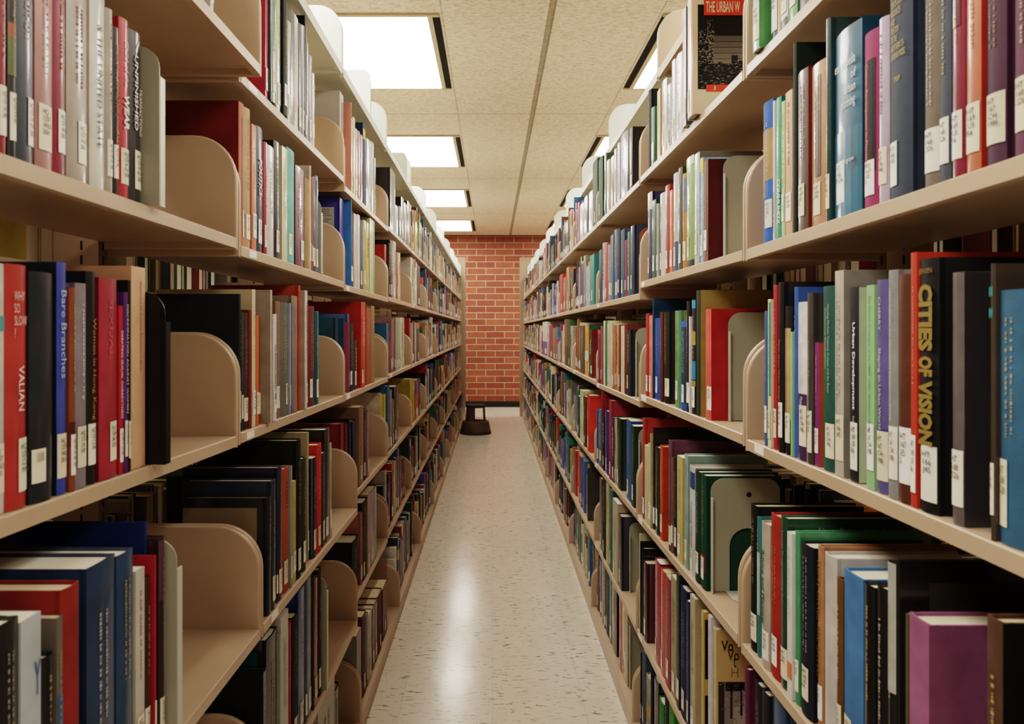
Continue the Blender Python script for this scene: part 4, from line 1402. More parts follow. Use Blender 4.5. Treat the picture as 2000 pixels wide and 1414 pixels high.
BOOKS[(1, 'C', 1)] = [
    (1492, 1498, 607, '#3a5a82', {'st': 'p'}),
    (1498.6, 1509, 584, '#d6caa2', {'st': 'p', 'panels': [(.02, .45, .35, .98, '#1f8a8a')]}),
    (1509.6, 1516.6, 556, '#a81f33', {'st': 'p', }),
    (1517.2, 1528, 550, '#231f1f', {'st': 'g', 't': [('Open-Space Urban Design', '#a8843a', 'v', .3, .66, .36), ], 'n': 'Open-Space Urban Design', 'w': .17, 'lh': .055}),
    (1529.6, 1543, 597, '#1f2020', {'st': 'g', 'panels': [(.1, .98, .24, .85, '#b89c70'), (.5, .62, .24, .85, '#8a7048')], 'la': (.15, .85), 'scr': False}),
    (1544, 1548.6, 648, '#8cc486', {'st': 'p'}),
    (1549, 1555.4, 560, '#3a60aa', {'rec': .004, 'lab': False}),
    (1556, 1573, 589, '#dadad6', {'st': 'g', 'bands': [(0, .42, '#4a2f5a')], 't': [('Madanipour, Hull', '#cfc6d6', 'v', .24, .4, .4), ('The Governance of Place', '#b8b8b4', 'v', .46, .75, .22)], 'n': 'Madanipour, Hull', 'lh': .06, 'la': (.02, .7)}),
    (1574, 1587.6, 572, '#48443f', {'st': 'g', 't': [('Growth Management', '#8a847a', 'v', .3, .72, .4)], 'lh': .06}),
    (1590, 1598.6, 669, '#803076', {'st': 'p', 'cc': '#b85a24'}),
    (1604, 1625.6, 557, '#26574a', {'st': 'c', 't': [('Housing Markets Financial Analysis and the Buyer', '#a9b8ac', 'v', .42, .9, .2, .35), ('Community Development', '#a9b8ac', 'v', .55, .88, .15, .6)], 'la': (0, .6), 'n': 'Housing in small script'}),
    (1627, 1646, 527, '#b8b2a2', {'st': 'g', 'w': .21, 'cc': '#8e8b82', 'lh': .06, 'la': (.05, .75)}),
    (1659, 1676, 560, '#25272b', {'st': 'p', 'cc': '#b4bfa4', 't': [('Urban Development', '#dcdcd8', 'v', .37, .82, .36, .5, .03), ('THE LOGIC OF MAKING', '#b8b8b4', 'v', .12, .34, .2)], 'n': 'Urban Development', 'lh': .06}),
    (1691, 1706, 556, '#8aba80', {'st': 'p', 't': [('The Detroit Prototype of the NBER Urban Simulation Model', '#2c4428', 'v', .28, .95, .26)], 'n': 'The Detroit Prototype', 'lh': .056, 'la': (0, .85)}),
    (1707, 1729.6, 545, '#615b90', {'st': 'g', 't': [('CHERRY', '#c6c2cc', 'v', .76, .92, .2), ('Shaping an Urban World', '#d0ccc8', 'v', .3, .68, .26)], 'bands': [(.24, .3, '#33407e')], 'n': 'Shaping an Urban World', 'lh': .058, 'la': (0, .78)}),
    (1730.4, 1749, 526, '#868884', {'st': 'c', 't': [('URBAN PLANNING AND MANAGEMENT INFORMATION SYSTEMS', '#c8cac6', 'v', .34, .92, .16)], 'lh': .06, 'la': (0, .7)}),
    (1750, 1776.6, 534, '#5c3627', {'st': 'g', 'scr': False, 'lh': .062, 'la': (.02, .78)}),
    (1777.4, 1789, 492, '#bb3a22', {'st': 'p', 'w': .18, 'lh': .062}),
    (1790, 1827, 502, '#1b1a19', {'st': 'c', 't': [('CITIES', '#8a7434', 'v', .635, .9, .74, .5, .055), ('OF', '#8a7434', 'v', .535, .615, .74, .5, .055), ('VISION', '#8a7434', 'v', .265, .52, .74, .5, .055), ('JENSEN', '#8a7434', 'h', .935, .962, .7)], 'n': 'CITIES OF VISION', 'call': 'HT\n166\n.J45', 'la': (.05, .8), 'lh': .058, 'lz': .012, 'w': .2}),
    (1854, 1881, 530, '#67605f', {'st': 'g', 'cc': '#3b393d', 'w': .19, 'scr': False, 'lh': .055, 'la': (.1, .95)}),
    (1932, 1946, 514, '#483f35', {'st': 'g', 't': [('::', '#4ac0c0', 'v', .8, .92, .6)], 'w': .19}),
    (1947, 1994, 564, '#366582', {'st': 'c', 'la': (.55, .98), 'lh': .06}),
]
BOOKS[(1, 'C', 2)] = [
    (1260, 1265.6, 612, '#aa1c2e', {}),
    (1266, 1272.6, 616, '#d27a5e', {}),
    (1273.2, 1276.4, 583, '#11385a', {'art': 'emblem_state', 'w': .24, 'lab': False, 'scr': False}),
    (1277, 1287, 621, '#174fa4', {'sag': .003}),
    (1287.6, 1293, 609, '#5c2c22', {'lab': False}),
    (1293.8, 1304, 609, '#1e1e1f', {'w': .19, 'la': (.0, .5)}),
    (1315, 1327, 606, '#7b945c', {'panels': [(0, .2, 0, 1, '#2a8a70')]}),
    (1327.6, 1338.4, 627, '#2b3f52', {'st': 'g', 'bands': [(.93, 1, '#2f66b4'), (0, .08, '#2f56a4')]}),
    (1339, 1344.4, 588, '#27272c', {'st': 'g', }),
    (1344.8, 1348.8, 618, '#d2ceca', {'st': 'p'}),
    (1349.2, 1356.4, 584, '#2a2a32', {'st': 'g', 'bands': [(.92, .99, '#2a9ac0'), (.3, .46, '#1f8ab4'), (.6, .72, '#a8902c'), (.24, .29, '#a8902c')]}),
    (1357, 1367.6, 566, '#2b3620', {'st': 'c', 'cc': '#a38c46', 'w': .235, 'lab': False, 'scr': False}),
    (1374.4, 1388, 603, '#d6584a', {'st': 'c', 'cc': '#ab1c20', 'la': (0, .5), 'lh': .05, 'scr': False, 'w': .225}),
]
BOOKS[(1, 'C', 3)] = [
    (1163.4, 1171.6, 644, '#7c1e1a', {'bands': [(.92, 1, '#c04828')]}),
    (1172, 1176.4, 636, '#8c4a6a', {}),
    (1176.8, 1184, 626, '#cacb9a', {'panels': [(0, .3, 0, 1, '#2a6a3a')]}),
    (1184.6, 1194, 632, '#cbc2aa', {}),
    (1194.5, 1199.8, 635, '#ba6a2c', {}),
    (1200.2, 1203, 636, '#6a6a72', {}),
    (1203.4, 1206.4, 634, '#d28a46', {}),
    (1206.8, 1211, 634, '#7c2826', {}),
    (1211.4, 1217.6, 636, '#cbba98', {}),
    (1218, 1222.4, 633, '#6c2a1e', {'w': .22, 'lab': False}),
    (1222.8, 1230.4, 644, '#232428', {}),
]
BOOKS[(1, 'D', 1)] = [
    (1463, 1475.6, 990, '#1a1816', {'w': .24, 'page': 3, 'la': (.05, .8), }),
    (1476.2, 1482.4, 1012, '#347a78', {'st': 'g', 'panels': [(.1, .9, .3, .75, '#a8c0b8')], 'lab': False}),
    (1483, 1501.6, 1027, '#b3aa9a', {'st': 'g', 't': [('Advice and Planning', '#2b2a28', 'v', .3, .82, .3, .55, .02)], 'n': 'Advice and Planning', 'la': (.05, .62)}),
    (1502.4, 1521, 1012, '#a22c1c', {'st': 'c', }),
    (1521.6, 1535.6, 1014, '#1c4c34', {'st': 'g', 'art': 'linear_title', 'w': .215, 'page': 2, 't': [('Linear Programming for', '#7aa08c', 'v', .5, .92, .25)], 'n': 'Linear Programming'}),
    (1536.2, 1549.4, 1043, '#d2cfca', {'st': 'p', 'bands': [(.12, .22, '#d8783a')], 't': [('THE CREATIVE CITY', '#8a96b4', 'v', .5, .92, .3)], 'n': 'THE CREATIVE CITY', 'lab': False}),
    (1550, 1559, 1041, '#459468', {'st': 'g', 'w': .22, 'page': 4}),
    (1560, 1583.6, 1072, '#212732', {'st': 'c', 'page': 4, }),
    (1594, 1604, 1069, '#ab7c58', {'st': 'c', 'w': .235, 'page': 4, 't': [('HOW CITIES ARE SAVED', '#7a4a2a', 'v', .3, .92, .5)], 'n': 'HOW CITIES ARE SAVED'}),
    (1605, 1630, 1092, '#c0bbb4', {'st': 'g', 'page': 4, 'lab': False, 'scr': False}),
    (1631, 1644, 1134, '#6c4a1e', {'st': 'c'}),
    (1645, 1682, 1133, '#4579aa', {'st': 'c', 'page': 4, 'scr': False, 'la': (.5, .95)}),
    (1683, 1704, 1150, '#1a1a1a', {'st': 'g', 'page': 4, }),
    (1707, 1728.6, 1154, '#1d1c18', {'st': 'g', }),
    (1729.6, 1754, 1102, '#1c211f', {'st': 'g', 'bands': [(.5, 1, '#aaaca2')], 'lab': False}),
    (1755, 1768, 1096, '#171715', {'st': 'g', 'art': 'dark_panel', 'w': .245, 'page': 2, }),
    (1768.5, 1771, 1200, '#6a643c', {'rec': .01}),
    (1771.6, 1812, 1222, '#985c80', {'st': 'c', 'cc': '#875074', 'page': 0, 'scr': False, 'lab': False}),
    (1922, 1956, 1218, '#5a4030', {'st': 'c', 'cc': '#14140f', 'page': 3, 'lab': False}),
]
BOOKS[(1, 'D', 2)] = [
    (1253.6, 1258, 818, '#a83226', {'w': .24}),
    (1258.6, 1265, 872, '#bbba90', {'st': 'p'}),
    (1265.4, 1270, 868, '#c8be9c', {'st': 'p'}),
    (1270.4, 1274, 847, '#b6a97a', {'st': 'p'}),
    (1274.4, 1277, 836, '#171614', {'w': .24, 'rec': .006}),
    (1277.6, 1286.2, 876, '#2a332d', {}),
    (1287, 1293.4, 873, '#cb501e', {'cc': '#bb4416'}),
    (1304, 1309.6, 862, '#6c4458', {'w': .24, 'page': 2}),
    (1310, 1313.6, 894, '#7c5c3a', {}),
    (1314, 1321, 893, '#1b2142', {'w': .235}),
    (1321.6, 1332, 895, '#bba866', {'st': 'p', }),
    (1334, 1342.4, 891, '#8aada2', {'st': 'g', 'w': .24, 'cc': '#86a498'}),
    (1345, 1355, 914, '#cbcbcc', {'st': 'g', 't': [('Combatting Proliferation', '#8a2a3a', 'v', .25, .68, .4)], 'n': 'Combatting', 'bands': [(.8, .95, '#3a4a8a')]}),
    (1356, 1366, 923, '#103f2b', {}),
    (1366.6, 1377, 930, '#13452e', {'panels': [(.1, .9, .14, .3, '#8a2a24')]}),
]
BOOKS[(1, 'D', 3)] = [
    (1163, 1167.6, 801, '#1d3c94', {}),
    (1168, 1173, 801, '#287c82', {'st': 'g'}),
    (1173.4, 1176, 761, '#7c1a18', {'rec': .003, 'art': 'crest_small', 'w': .22, 'lab': False}),
    (1176.4, 1179.4, 815, '#14161c', {}),
    (1179.8, 1187.6, 805, '#1e2a7c', {'st': 'g'}),
    (1188.2, 1194, 783, '#8c2434', {'w': .23}),
    (1194.5, 1199, 816, '#26407c', {}),
    (1199.4, 1203, 820, '#b2a060', {}),
    (1203.4, 1211.6, 819, '#15321f', {}),
    (1223, 1231.6, 823, '#1e538c', {}),
    (1232.2, 1238, 833, '#1c3a28', {}),
]
BOOKS[(1, 'E', 1)] = [
    (1442, 1460, 1310, '#642648', {'page': 4, 'lab': False}),
    (1472, 1485, 1344, '#202226', {'page': 4}),
    (1485.6, 1503, 1361, '#2a2622', {'page': 1}),
    (1504, 1530, 1374, '#2b4a6e', {'page': 4}),
]
BOOKS[(1, 'E', 2)] = [
    (1243.6, 1246.4, 1025, '#bbb59c', {'art': 'cities_title', 'w': .22, 'lab': False, 'st': 'p'}),
    (1246.8, 1249.4, 1043, '#c6bd9e', {'w': .2, 'lab': False, 'page': 0}),
    (1249.8, 1252, 1058, '#171614', {'w': .2, 'lab': False, 'page': 2}),
    (1252.4, 1255, 1072, '#141413', {'w': .2, 'lab': False, 'page': 2}),
    (1255.4, 1261.6, 1102, '#4c1f30', {'page': 1}),
    (1277, 1287.6, 1103, '#9c1b3c', {'st': 'g'}),
    (1288.2, 1297.6, 1121, '#ba3026', {'st': 'g', 'page': 3}),
    (1298.2, 1308.6, 1134, '#8c2638', {'page': 3}),
    (1309.4, 1319.6, 1135, '#94875e', {'st': 'p'}),
    (1320.2, 1326, 1122, '#1d2c22', {'w': .21}),
    (1327, 1339.6, 1157, '#152450', {'page': 4}),
    (1340.2, 1346, 1176, '#2a3a5e', {}),
    (1347, 1356.6, 1171, '#aca284', {'st': 'p', 'art': 'dome_cover', 'w': .2, 'page': 2}),
    (1369, 1373, 1196, '#c4a255', {'st': 'p', 'art': 'yellow_black', 'lab': False}),
    (1382, 1389.6, 1194, '#c3bfc4', {'st': 'p', }),
    (1391, 1397, 1230, '#c8b88c', {'st': 'g', 'art': 'voices', 'w': .2, 'page': 4, 'n': 'Vo on its cover'}),
]
BOOKS[(1, 'F', 2)] = [
    (1231, 1236.6, 1277, '#6c3048', {}),
    (1237, 1242.6, 1260, '#aa2428', {'page': 1}),
    (1243.4, 1251, 1277, '#1a1a1a', {}),
    (1252, 1260, 1279, '#46566c', {'page': 4}),
    (1260.6, 1269, 1332, '#9b9180', {'bands': [(.4, .6, '#b89a3a')]}),
    (1269.6, 1274, 1300, '#1d2436', {'page': 4}),
    (1275, 1284, 1336, '#2a2622', {'page': 4}),
    (1285, 1294, 1378, '#297c3a', {'page': 4}),
    (1296, 1304, 1354, '#20241c', {}),
    (1305, 1314, 1382, '#3a9030', {'page': 4}),
]
BOOKS[(1, 'F', 3)] = [
    (1164, 1169.4, 1083, '#5c1a18', {}),
    (1169.8, 1174.2, 1097, '#2850a4', {}),
    (1174.6, 1178.6, 1088, '#a98b50', {}),
    (1179, 1182, 1101, '#5a3a26', {}),
    (1182.4, 1189, 1117, '#1e5a6c', {}),
    (1189.4, 1193, 1120, '#7a7668', {}),
    (1193.4, 1203, 1151, '#2c1e18', {}),
    (1208, 1213.6, 1164, '#aa2a24', {}),
    (1214, 1224, 1173, '#a9976c', {}),
]
BOOKS[(1, 'E', 3)] = [
    (1170, 1175.6, 938, '#1d2125', {}),
    (1176, 1182, 938, '#191c20', {}),
    (1182.4, 1188.6, 943, '#b2a668', {}),
    (1189, 1195, 960, '#3a6c62', {}),
    (1196, 1206, 985, '#aa9e82', {'st': 'p'}),
    (1207, 1212.6, 1010, '#151c32', {}),
]

# ---- the first bays beyond, as far as single books can be told apart
BOOKS[(-1, 'A', 4)] = [(763, 773, None, '#1d1c1b', {'hh': .28}), (774, 779, 400, '#cfc8bc', {}), (780.5, 784, 402, '#2a6a6c', {}), (784.4, 790, 384, '#211d1b', {}), (791, 796, 395, '#8a5a3c', {}), (797, 804, 392, '#2a1f1a', {}), (805, 810.4, 391, '#b04030', {}), (811, 815.4, 413, '#1d1c1b', {}), (816, 821.6, 421, '#6a4076', {}), (822, 828, 426, '#3aa0c8', {'bands': [(.4, .55, '#c03a8a')]}), (829, 832, 437, '#b03028', {})]
BOOKS[(-1, 'B', 4)] = [(750, 756, 477, '#b02420', {'rec': .012}), (757, 762.4, 474, '#1f1e1d', {}), (763, 768.4, 468, '#232120', {}), (769, 775, 470, '#b8b09c', {}), (775.4, 778.8, 492, '#a05030', {}), (779, 783, 493, '#c4b89c', {})]
BOOKS[(-1, 'B', 5)] = [(803, 808, 502, '#c8beb4', {'rec': .012}), (808.5, 812.6, 506, '#d0c4a8', {'bands': [(.82, 1, '#b0244c')]}), (813, 815, 512, '#d2c8b8', {}), (815.4, 821.6, 516, '#211c1a', {})]
BOOKS[(-1, 'C', 4)] = [(756, 760, 631, '#1f6c94', {'rec': .012}), (760.3, 763, 621, '#a06a70', {}), (763.3, 766, 625, '#7a4a86', {}), (766.3, 770, 623, '#a8583a', {}), (770.3, 774, 632, '#44506a', {}), (774.3, 778, 620, '#8e9a7c', {}), (778.3, 783, 621, '#a8a890', {}), (783.3, 787, 620, '#d0ccae', {}), (787.3, 790.6, 620, '#a8aa94', {})]
BOOKS[(-1, 'C', 5)] = [(798, 802.4, 621, '#a02230', {'rec': .01}), (803.4, 806, 630, '#c8b8ac', {}), (806.4, 811, 627, '#1d1b1a', {}), (811.4, 814, 630, '#b0a494', {}), (814.6, 820, 631, '#221d18', {'bands': [(.86, 1, '#b07a30')]})]
BOOKS[(-1, 'D', 4)] = [(738, 742, 767, '#c8bea0', {'rec': .03}), (744.6, 753.6, 770, '#c8b82c', {'rec': .012}), (754.4, 762, 754, '#2c5e88', {}), (762.6, 766, 762, '#7a8a80', {}), (766.6, 770.6, 781, '#9a4a2c', {}), (771, 780, 756, '#1d1a18', {'sag': .004})]
BOOKS[(-1, 'D', 5)] = [(802, 807, 741, '#a8942c', {'rec': .008}), (807.4, 810, 745, '#b8a838', {}), (812, 818.6, 743, '#c0402c', {'bands': [(.62, 1, '#2a3a8c')]}), (819, 821.6, 740, '#2a3a30', {})]
BOOKS[(1, 'A', 4)] = [(1131, 1138, 395, '#c89a90', {}), (1138.4, 1146, 381, '#1d2030', {}), (1148, 1156, 370, '#c4b0a8', {}), (1156.6, 1166, 307, '#27492f', {})]
BOOKS[(1, 'B', 4)] = [(1134.6, 1138, 514, '#4a4c84', {}), (1138.4, 1143, 498, '#8c826a', {}), (1143.4, 1148, 519, '#8ab2c6', {}), (1148.4, 1151.6, 510, '#b0a490', {}), (1152, 1160, 495, '#1d7c76', {})]
BOOKS[(1, 'B', 5)] = [(1089, 1098, 534, '#c03020', {}), (1099, 1104.6, 540, '#7a6c64', {}), (1105, 1110, 521, '#d08054', {}), (1110.4, 1114, 530, '#3a4a3c', {}), (1114.4, 1119, 525, '#2a332c', {})]
BOOKS[(1, 'C', 4)] = [(1131, 1140, 636, '#5c4a40', {}), (1141, 1148.4, 636, '#ca882c', {'bands': [(.3, .5, '#c8c0a8')]}), (1148.8, 1151, 634, '#2a5a3a', {}), (1151.4, 1155, 644, '#6c2018', {})]
BOOKS[(1, 'C', 5)] = [(1101, 1109, 623, '#5e4c28', {}), (1109.6, 1112.6, 624, '#3a5a34', {}), (1113, 1117.6, 636, '#a8a48c', {})]
BOOKS[(1, 'C', 6)] = [(1068.8, 1078, 635, '#8c3050', {}), (1078.4, 1084, 640, '#8a7a60', {}), (1085, 1089, 638, '#48708f', {'bands': [(.5, .65, '#c03a48')]})]
BOOKS[(1, 'C', 7)] = [(1059, 1067.6, 628, '#dad2cb', {'bands': [(.02, .42, '#2f55b0')]})]
BOOKS[(1, 'D', 4)] = [(1126, 1131, 775, '#2a4a5c', {}), (1131.4, 1137.6, 764, '#c8cc94', {}), (1138, 1142.6, 775, '#5a3a34', {}), (1145, 1151, 773, '#cc3420', {})]
MAX_BOOKS = 312

SPECS = []
for (s, r, b), lst in BOOKS.items():
    y0b, y1b = bay_y(b)
    X = shelf_spec(s, r, b)[2]
    if s > 0 and r == 'F': X += 0.016
    if r == 'F' and s < 0: X += 0.012
    rr = random.Random(hash((s, ord(r), b)) & 0xffff)
    seq = lst if s < 0 else list(reversed(lst))       # near to far
    prev = y0b + 0.0135
    n = len(seq)
    for i, (x0, x1, yt, hexc, o) in enumerate(seq):
        xs = X + 0.003 + o.get('rec', rr.uniform(-0.001, 0.004))
        if s < 0: ya, yb = F * xs / (CX - x0), F * xs / (CX - x1)
        else: ya, yb = F * xs / (x1 - CX), F * xs / (x0 - CX)
        ya = max(ya, prev + 0.0003)
        yb = max(yb, ya + 0.0045)
        yb = min(yb, y1b - 0.0135)
        if yb - ya < 0.0035: continue
        prev = yb
        z = max(shelf_z(s, r, b, ya), shelf_z(s, r, b, yb)) + 0.0006
        if yt is None: h = o.get('hh', rr.uniform(0.225, 0.255))
        else: h = EYE + (CY - yt) * ya / F - z
        if b >= 4: h *= 1.0
        up = {'A': 'T', 'B': 'A', 'C': 'B', 'D': 'C', 'E': 'D', 'F': 'E'}[r]
        zup = min(shelf_spec(s, up, b)[0], shelf_spec(s, up, b)[1]) - (0.031 if up == 'T' else 0.02)
        h = min(max(h, 0.12), zup - z - 0.004)
        px = abs(x1 - x0) * h * F / ya
        SPECS.append(dict(s=s, r=r, b=b, y0=ya, y1=yb, xs=xs, z=z, h=h, c=hexc, o=o, area=px, i=i, n=n))

SPECS.sort(key=lambda q: (q['o'].get('off', 0), -q['area']))
for q in SPECS[:MAX_BOOKS]:
    q['named'] = True
BAYNAME = {1: 'nearest bay', 2: 'second bay', 3: 'third bay', 4: 'fourth bay', 5: 'fifth bay', 6: 'sixth bay', 7: 'seventh bay'}
named = [q for q in SPECS if q.get('named')]
rank = {}
for q in sorted((q for q in SPECS if not q['o'].get('off')), key=lambda q: (q['s'], q['r'], q['b'], q['y0'])):
    k = (q['s'], q['r'], q['b'])
    rank[k] = rank.get(k, 0) + 1
    q['rank'] = rank[k]
for q in named:
    t = q['y1'] - q['y0']
    thick = 'thin ' if t < 0.016 else 'thick ' if t > 0.042 else ''
    cn = colour_name(q['c'])
    side = 'left range' if q['s'] < 0 else 'right range'
    where = '%s shelf, %s, %s' % (ROWNAME[q['r']], BAYNAME[q['b']], side)
    if q['o'].get('n'):
        lab = '%s%s book lettered %s, %s' % (thick, cn, q['o']['n'], where)
    else:
        lab = '%s%s book, %s from the %s, %s' % (thick, cn, _ord[q['rank'] - 1], 'photo edge' if q['b'] == 1 else 'near end', where)
    q['label'] = lab[0].upper() + lab[1:]
for j, q in enumerate(named):
    make_book(q['s'], q['r'], q['b'], q['y0'], q['y1'], q['xs'], q['z'], q['h'], q['c'], q['o'], q['label'], 1000 + j)

# ------------------------------------------------------------------ every other book: one mass
PAL = ['#1d1b19'] * 7 + ['#232a3a', '#1c2440', '#26364c', '#2b4a6e', '#3a5a82', '#486a9c', '#1f5288', '#2f70a6'] + \
      ['#16321f', '#1c3a28', '#27492f', '#1c4a34', '#3a3c32', '#41705a', '#779a4c', '#287c6a', '#286a72'] + \
      ['#5c2c22', '#6c2a1e', '#7c1e1a', '#8c2434', '#a2202c', '#a83226', '#ba3426', '#4c1f30', '#6c2230', '#8a3a52'] + \
      ['#7a5c40', '#8b6c44', '#a98b50', '#5a4a3c', '#4a3a2c', '#94743a', '#b8825a', '#bb6e4a', '#ca662a', '#ce9a3c'] + \
      ['#c8be9c', '#b5a999', '#cbc2aa', '#bbb59c', '#d0ccc4', '#c9c7be', '#a7b0b2', '#9a9890', '#a8a498', '#bcb8aa'] + \
      ['#5b6b82', '#7a86a2', '#7b8182', '#67675f', '#48443f', '#5a50a6', '#54354a', '#a2708e', '#cbb448', '#b1a158']
MASS = MB()


def mass_book(s, y0, y1, xs, z, h, hexc, rnd, w=None, label=True, bands=(), cc=None):
    t = y1 - y0
    w = w or min(rnd.uniform(0.15, 0.2), XC - 0.05 - xs)
    col = rgb(hexc)
    sg = min(0.003, t * 0.22)

    def P(u, v, zz): return (s * (xs + v), y0 + u, z + zz)
    out = [(0, w), (0, sg + 0.001), (t * 0.2, sg * 0.35), (t * 0.5, 0), (t * 0.8, sg * 0.35), (t, sg + 0.001), (t, w)]
    n = len(out)
    a = [P(u, v, 0) for u, v in out]; b = [P(u, v, h) for u, v in out]
    MASS.mesh(a + b, [(i, i + 1, n + i + 1, n + i) for i in range(n - 1)], col, 0)
    if cc:
        MASS.face([P(-0.0002, 0.004, 0), P(-0.0002, w, 0), P(-0.0002, w, h), P(-0.0002, 0.004, h)], rgb(cc), 0)
    th = min(0.0024, t * 0.2)
    dz = 0.003
    MASS.mesh([P(th, 0.005, h - dz), P(t - th, 0.005, h - dz), P(t - th, w, h - dz), P(th, w, h - dz)], [(0, 1, 2, 3)], rnd.choice(PAGE), 1)
    # board tops and underside
    top = [P(u, v, h) for u, v in out]
    inn = [P(min(max(u, th), t - th), max(v, 0.005) if v < w else v, h) for u, v in out]
    MASS.mesh(top + inn, [(i, i + 1, n + i + 1, n + i) for i in range(n - 1)], col, 0)
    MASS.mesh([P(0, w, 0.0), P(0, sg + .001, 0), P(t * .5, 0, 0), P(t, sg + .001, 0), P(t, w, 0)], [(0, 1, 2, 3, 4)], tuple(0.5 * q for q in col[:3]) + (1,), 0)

    def strip(a0, a1, z0, z1, c, lift):
        k = [0.0, 0.2, 0.5, 0.8, 1.0]
        vv = [sg + 0.001, sg * .35, 0, sg * .35, sg + .001]

        def at(q):
            for i in range(4):
                if k[i] <= q <= k[i + 1]:
                    f = (q - k[i]) / (k[i + 1] - k[i])
                    return vv[i] + f * (vv[i + 1] - vv[i])
            return vv[-1]
        cuts = [a0] + [q for q in k if a0 < q < a1] + [a1]
        for q0, q1 in zip(cuts, cuts[1:]):
            MASS.face([P(q0 * t, at(q0) - lift, z0), P(q1 * t, at(q1) - lift, z0), P(q1 * t, at(q1) - lift, z1), P(q0 * t, at(q0) - lift, z1)], c, 0)
    for z0, z1, c in bands:
        strip(0, 1, z0 * h, z1 * h, rgb(c), 0.0004)
    if label:
        a0 = rnd.choice([0.08, 0.2, 0.3]) if t > 0.02 else 0.06
        a1 = min(0.96, a0 + max(0.019 / t, 0.3))
        lz = rnd.uniform(0.012, 0.026)
        strip(a0, a1, lz, lz + rnd.uniform(0.034, 0.048), rgb(rnd.choice(['#e4e0d0', '#ded6bd', '#e8e6de'])), 0.0009)
    if rnd.random() < 0.55 and t > 0.008 and not bands:
        lu = luma(hexc)
        c = rgb(rnd.choice(['#3a3228', '#46402f', '#2c3a5c', '#6a2a22']) if lu > 0.52 else rnd.choice(['#c8b06a', '#b49a55', '#d0cabc', '#b9b3a2']))
        zz = rnd.uniform(0.78, 0.92) * h
        ze = rnd.uniform(0.36, 0.55) * h
        while zz > ze:
            L = rnd.uniform(0.006, 0.02)
            strip(0.38, 0.62, max(zz - L, ze), zz, c, 0.0008)
            zz -= L + 0.004


def fill(s, r, b, ya, yb, seed, gap=True):
    rnd = random.Random(seed)
    X = shelf_spec(s, r, b)[2] + (0.022 if r == 'F' else 0.012 if b > 1 else 0.002)
    up = {'A': 'T', 'B': 'A', 'C': 'B', 'D': 'C', 'E': 'D', 'F': 'E'}[r]
    y = ya
    end = yb
    if gap and rnd.random() < 0.85:
        g = rnd.choice([0.04, 0.1, 0.2, 0.3, 0.42]) * rnd.uniform(0.6, 1.1)
        if s < 0: end = yb - g          # gap in front of the far plate
        else: y = ya + g
    mood = rnd.choice(PAL)
    while y < end - 0.008:
        run = rnd.random() < 0.12
        c = rnd.choice(PAL)
        t = min(0.062, max(0.007, rnd.gauss(0.026, 0.012)))
        hh = rnd.uniform(0.19, 0.265)
        if rnd.random() < 0.10: hh = rnd.uniform(0.265, 0.3)
        for q in range(rnd.randint(2, 5) if run else 1):
            if y + t > end: break
            z = max(shelf_z(s, r, b, y), shelf_z(s, r, b, y + t)) + 0.0006
            zup = min(shelf_spec(s, up, b)[:2]) - (0.031 if up == 'T' else 0.02)
            h = min(hh, zup - z - 0.004)
            bands = ()
            if rnd.random() < 0.14: bands = ((rnd.uniform(.6, .7), rnd.uniform(.78, .92), rnd.choice(PAL)),)
            xs = X + max(0.0, rnd.gauss(0.006, 0.009))
            mass_book(s, y, y + t, xs, z, h, c, rnd, w=min(XC - 0.05 - xs, max(0.12, h * rnd.uniform(0.66, 0.78))), label=rnd.random() < 0.85, bands=bands, cc=rnd.choice(PAL) if rnd.random() < 0.08 else None)
            y += t + 0.0004
        if rnd.random() < 0.02: y += rnd.uniform(0.004, 0.02)


for q in SPECS:
    if not q.get('named'):
        rnd = random.Random(int(q['area'] * 10))
        mass_book(q['s'], q['y0'], q['y1'], q['xs'], q['z'], q['h'], q['c'], rnd, bands=q['o'].get('bands', ()), w=q['o'].get('w'), label=q['o'].get('lab', True))
first, last = {}, {}
for q in SPECS:
    k = (q['s'], q['r'], q['b'])
    first[k] = min(first.get(k, 99), q['y0'])
    last[k] = max(last.get(k, 0), q['y1'])
for s in (-1, 1):
    for r in 'ABCDEF':
        for b in range(1, NBAY + 1):
            y0, y1 = bay_y(b)
            sd = b * 100 + ord(r) + (0 if s < 0 else 5000)
            k = (s, r, b)
            if k not in first:
                fill(s, r, b, y0 + 0.0135, y1 - 0.0135, sd)
            elif b == 1 and first[k] - y0 > 0.05:
                fill(s, r, b, y0 + 0.0135, first[k] - 0.02, sd, gap=False)
            elif b >= 4 and s > 0 and y1 - last[k] > 0.05:
                fill(s, r, b, last[k] + 0.002, y1 - 0.0135, sd, gap=False)
# the backs of the books on the far side of each range, seen through the gaps
rnd = random.Random(99)
for s in (-1, 1):
    for r in 'ABCDEF':
        for b in range(1, NBAY + 1):
            y0, y1 = bay_y(b)
            zb = max(0.06, (ZL if s < 0 else ZR)[r] - 0.03 * ((b * 7 + ord(r)) % 3)) + 0.0006
            y = y0 + 0.025
            while y < y1 - 0.06:
                t = rnd.uniform(0.012, 0.05); h = rnd.uniform(0.14, 0.19); w = rnd.uniform(0.14, 0.19)
                if rnd.random() < 0.9:
                    xa, xb = XC + 0.275 - w, XC + 0.275
                    c = rgb(rnd.choice(PAL)); pg = rnd.choice(PAGE)
                    MASS.box((s * xa, y, zb), (s * xb, y + 0.0025, zb + h), c, 0)
                    MASS.box((s * xa, y + t - 0.0025, zb), (s * xb, y + t, zb + h), c, 0)
                    MASS.box((s * (xb - 0.003), y + 0.0025, zb), (s * xb, y + t - 0.0025, zb + h), c, 0)
                    MASS.box((s * (xa + 0.003), y + 0.0026, zb + 0.002), (s * (xb - 0.0031), y + t - 0.0026, zb + h - 0.003), pg, 1)
                y += t + 0.001
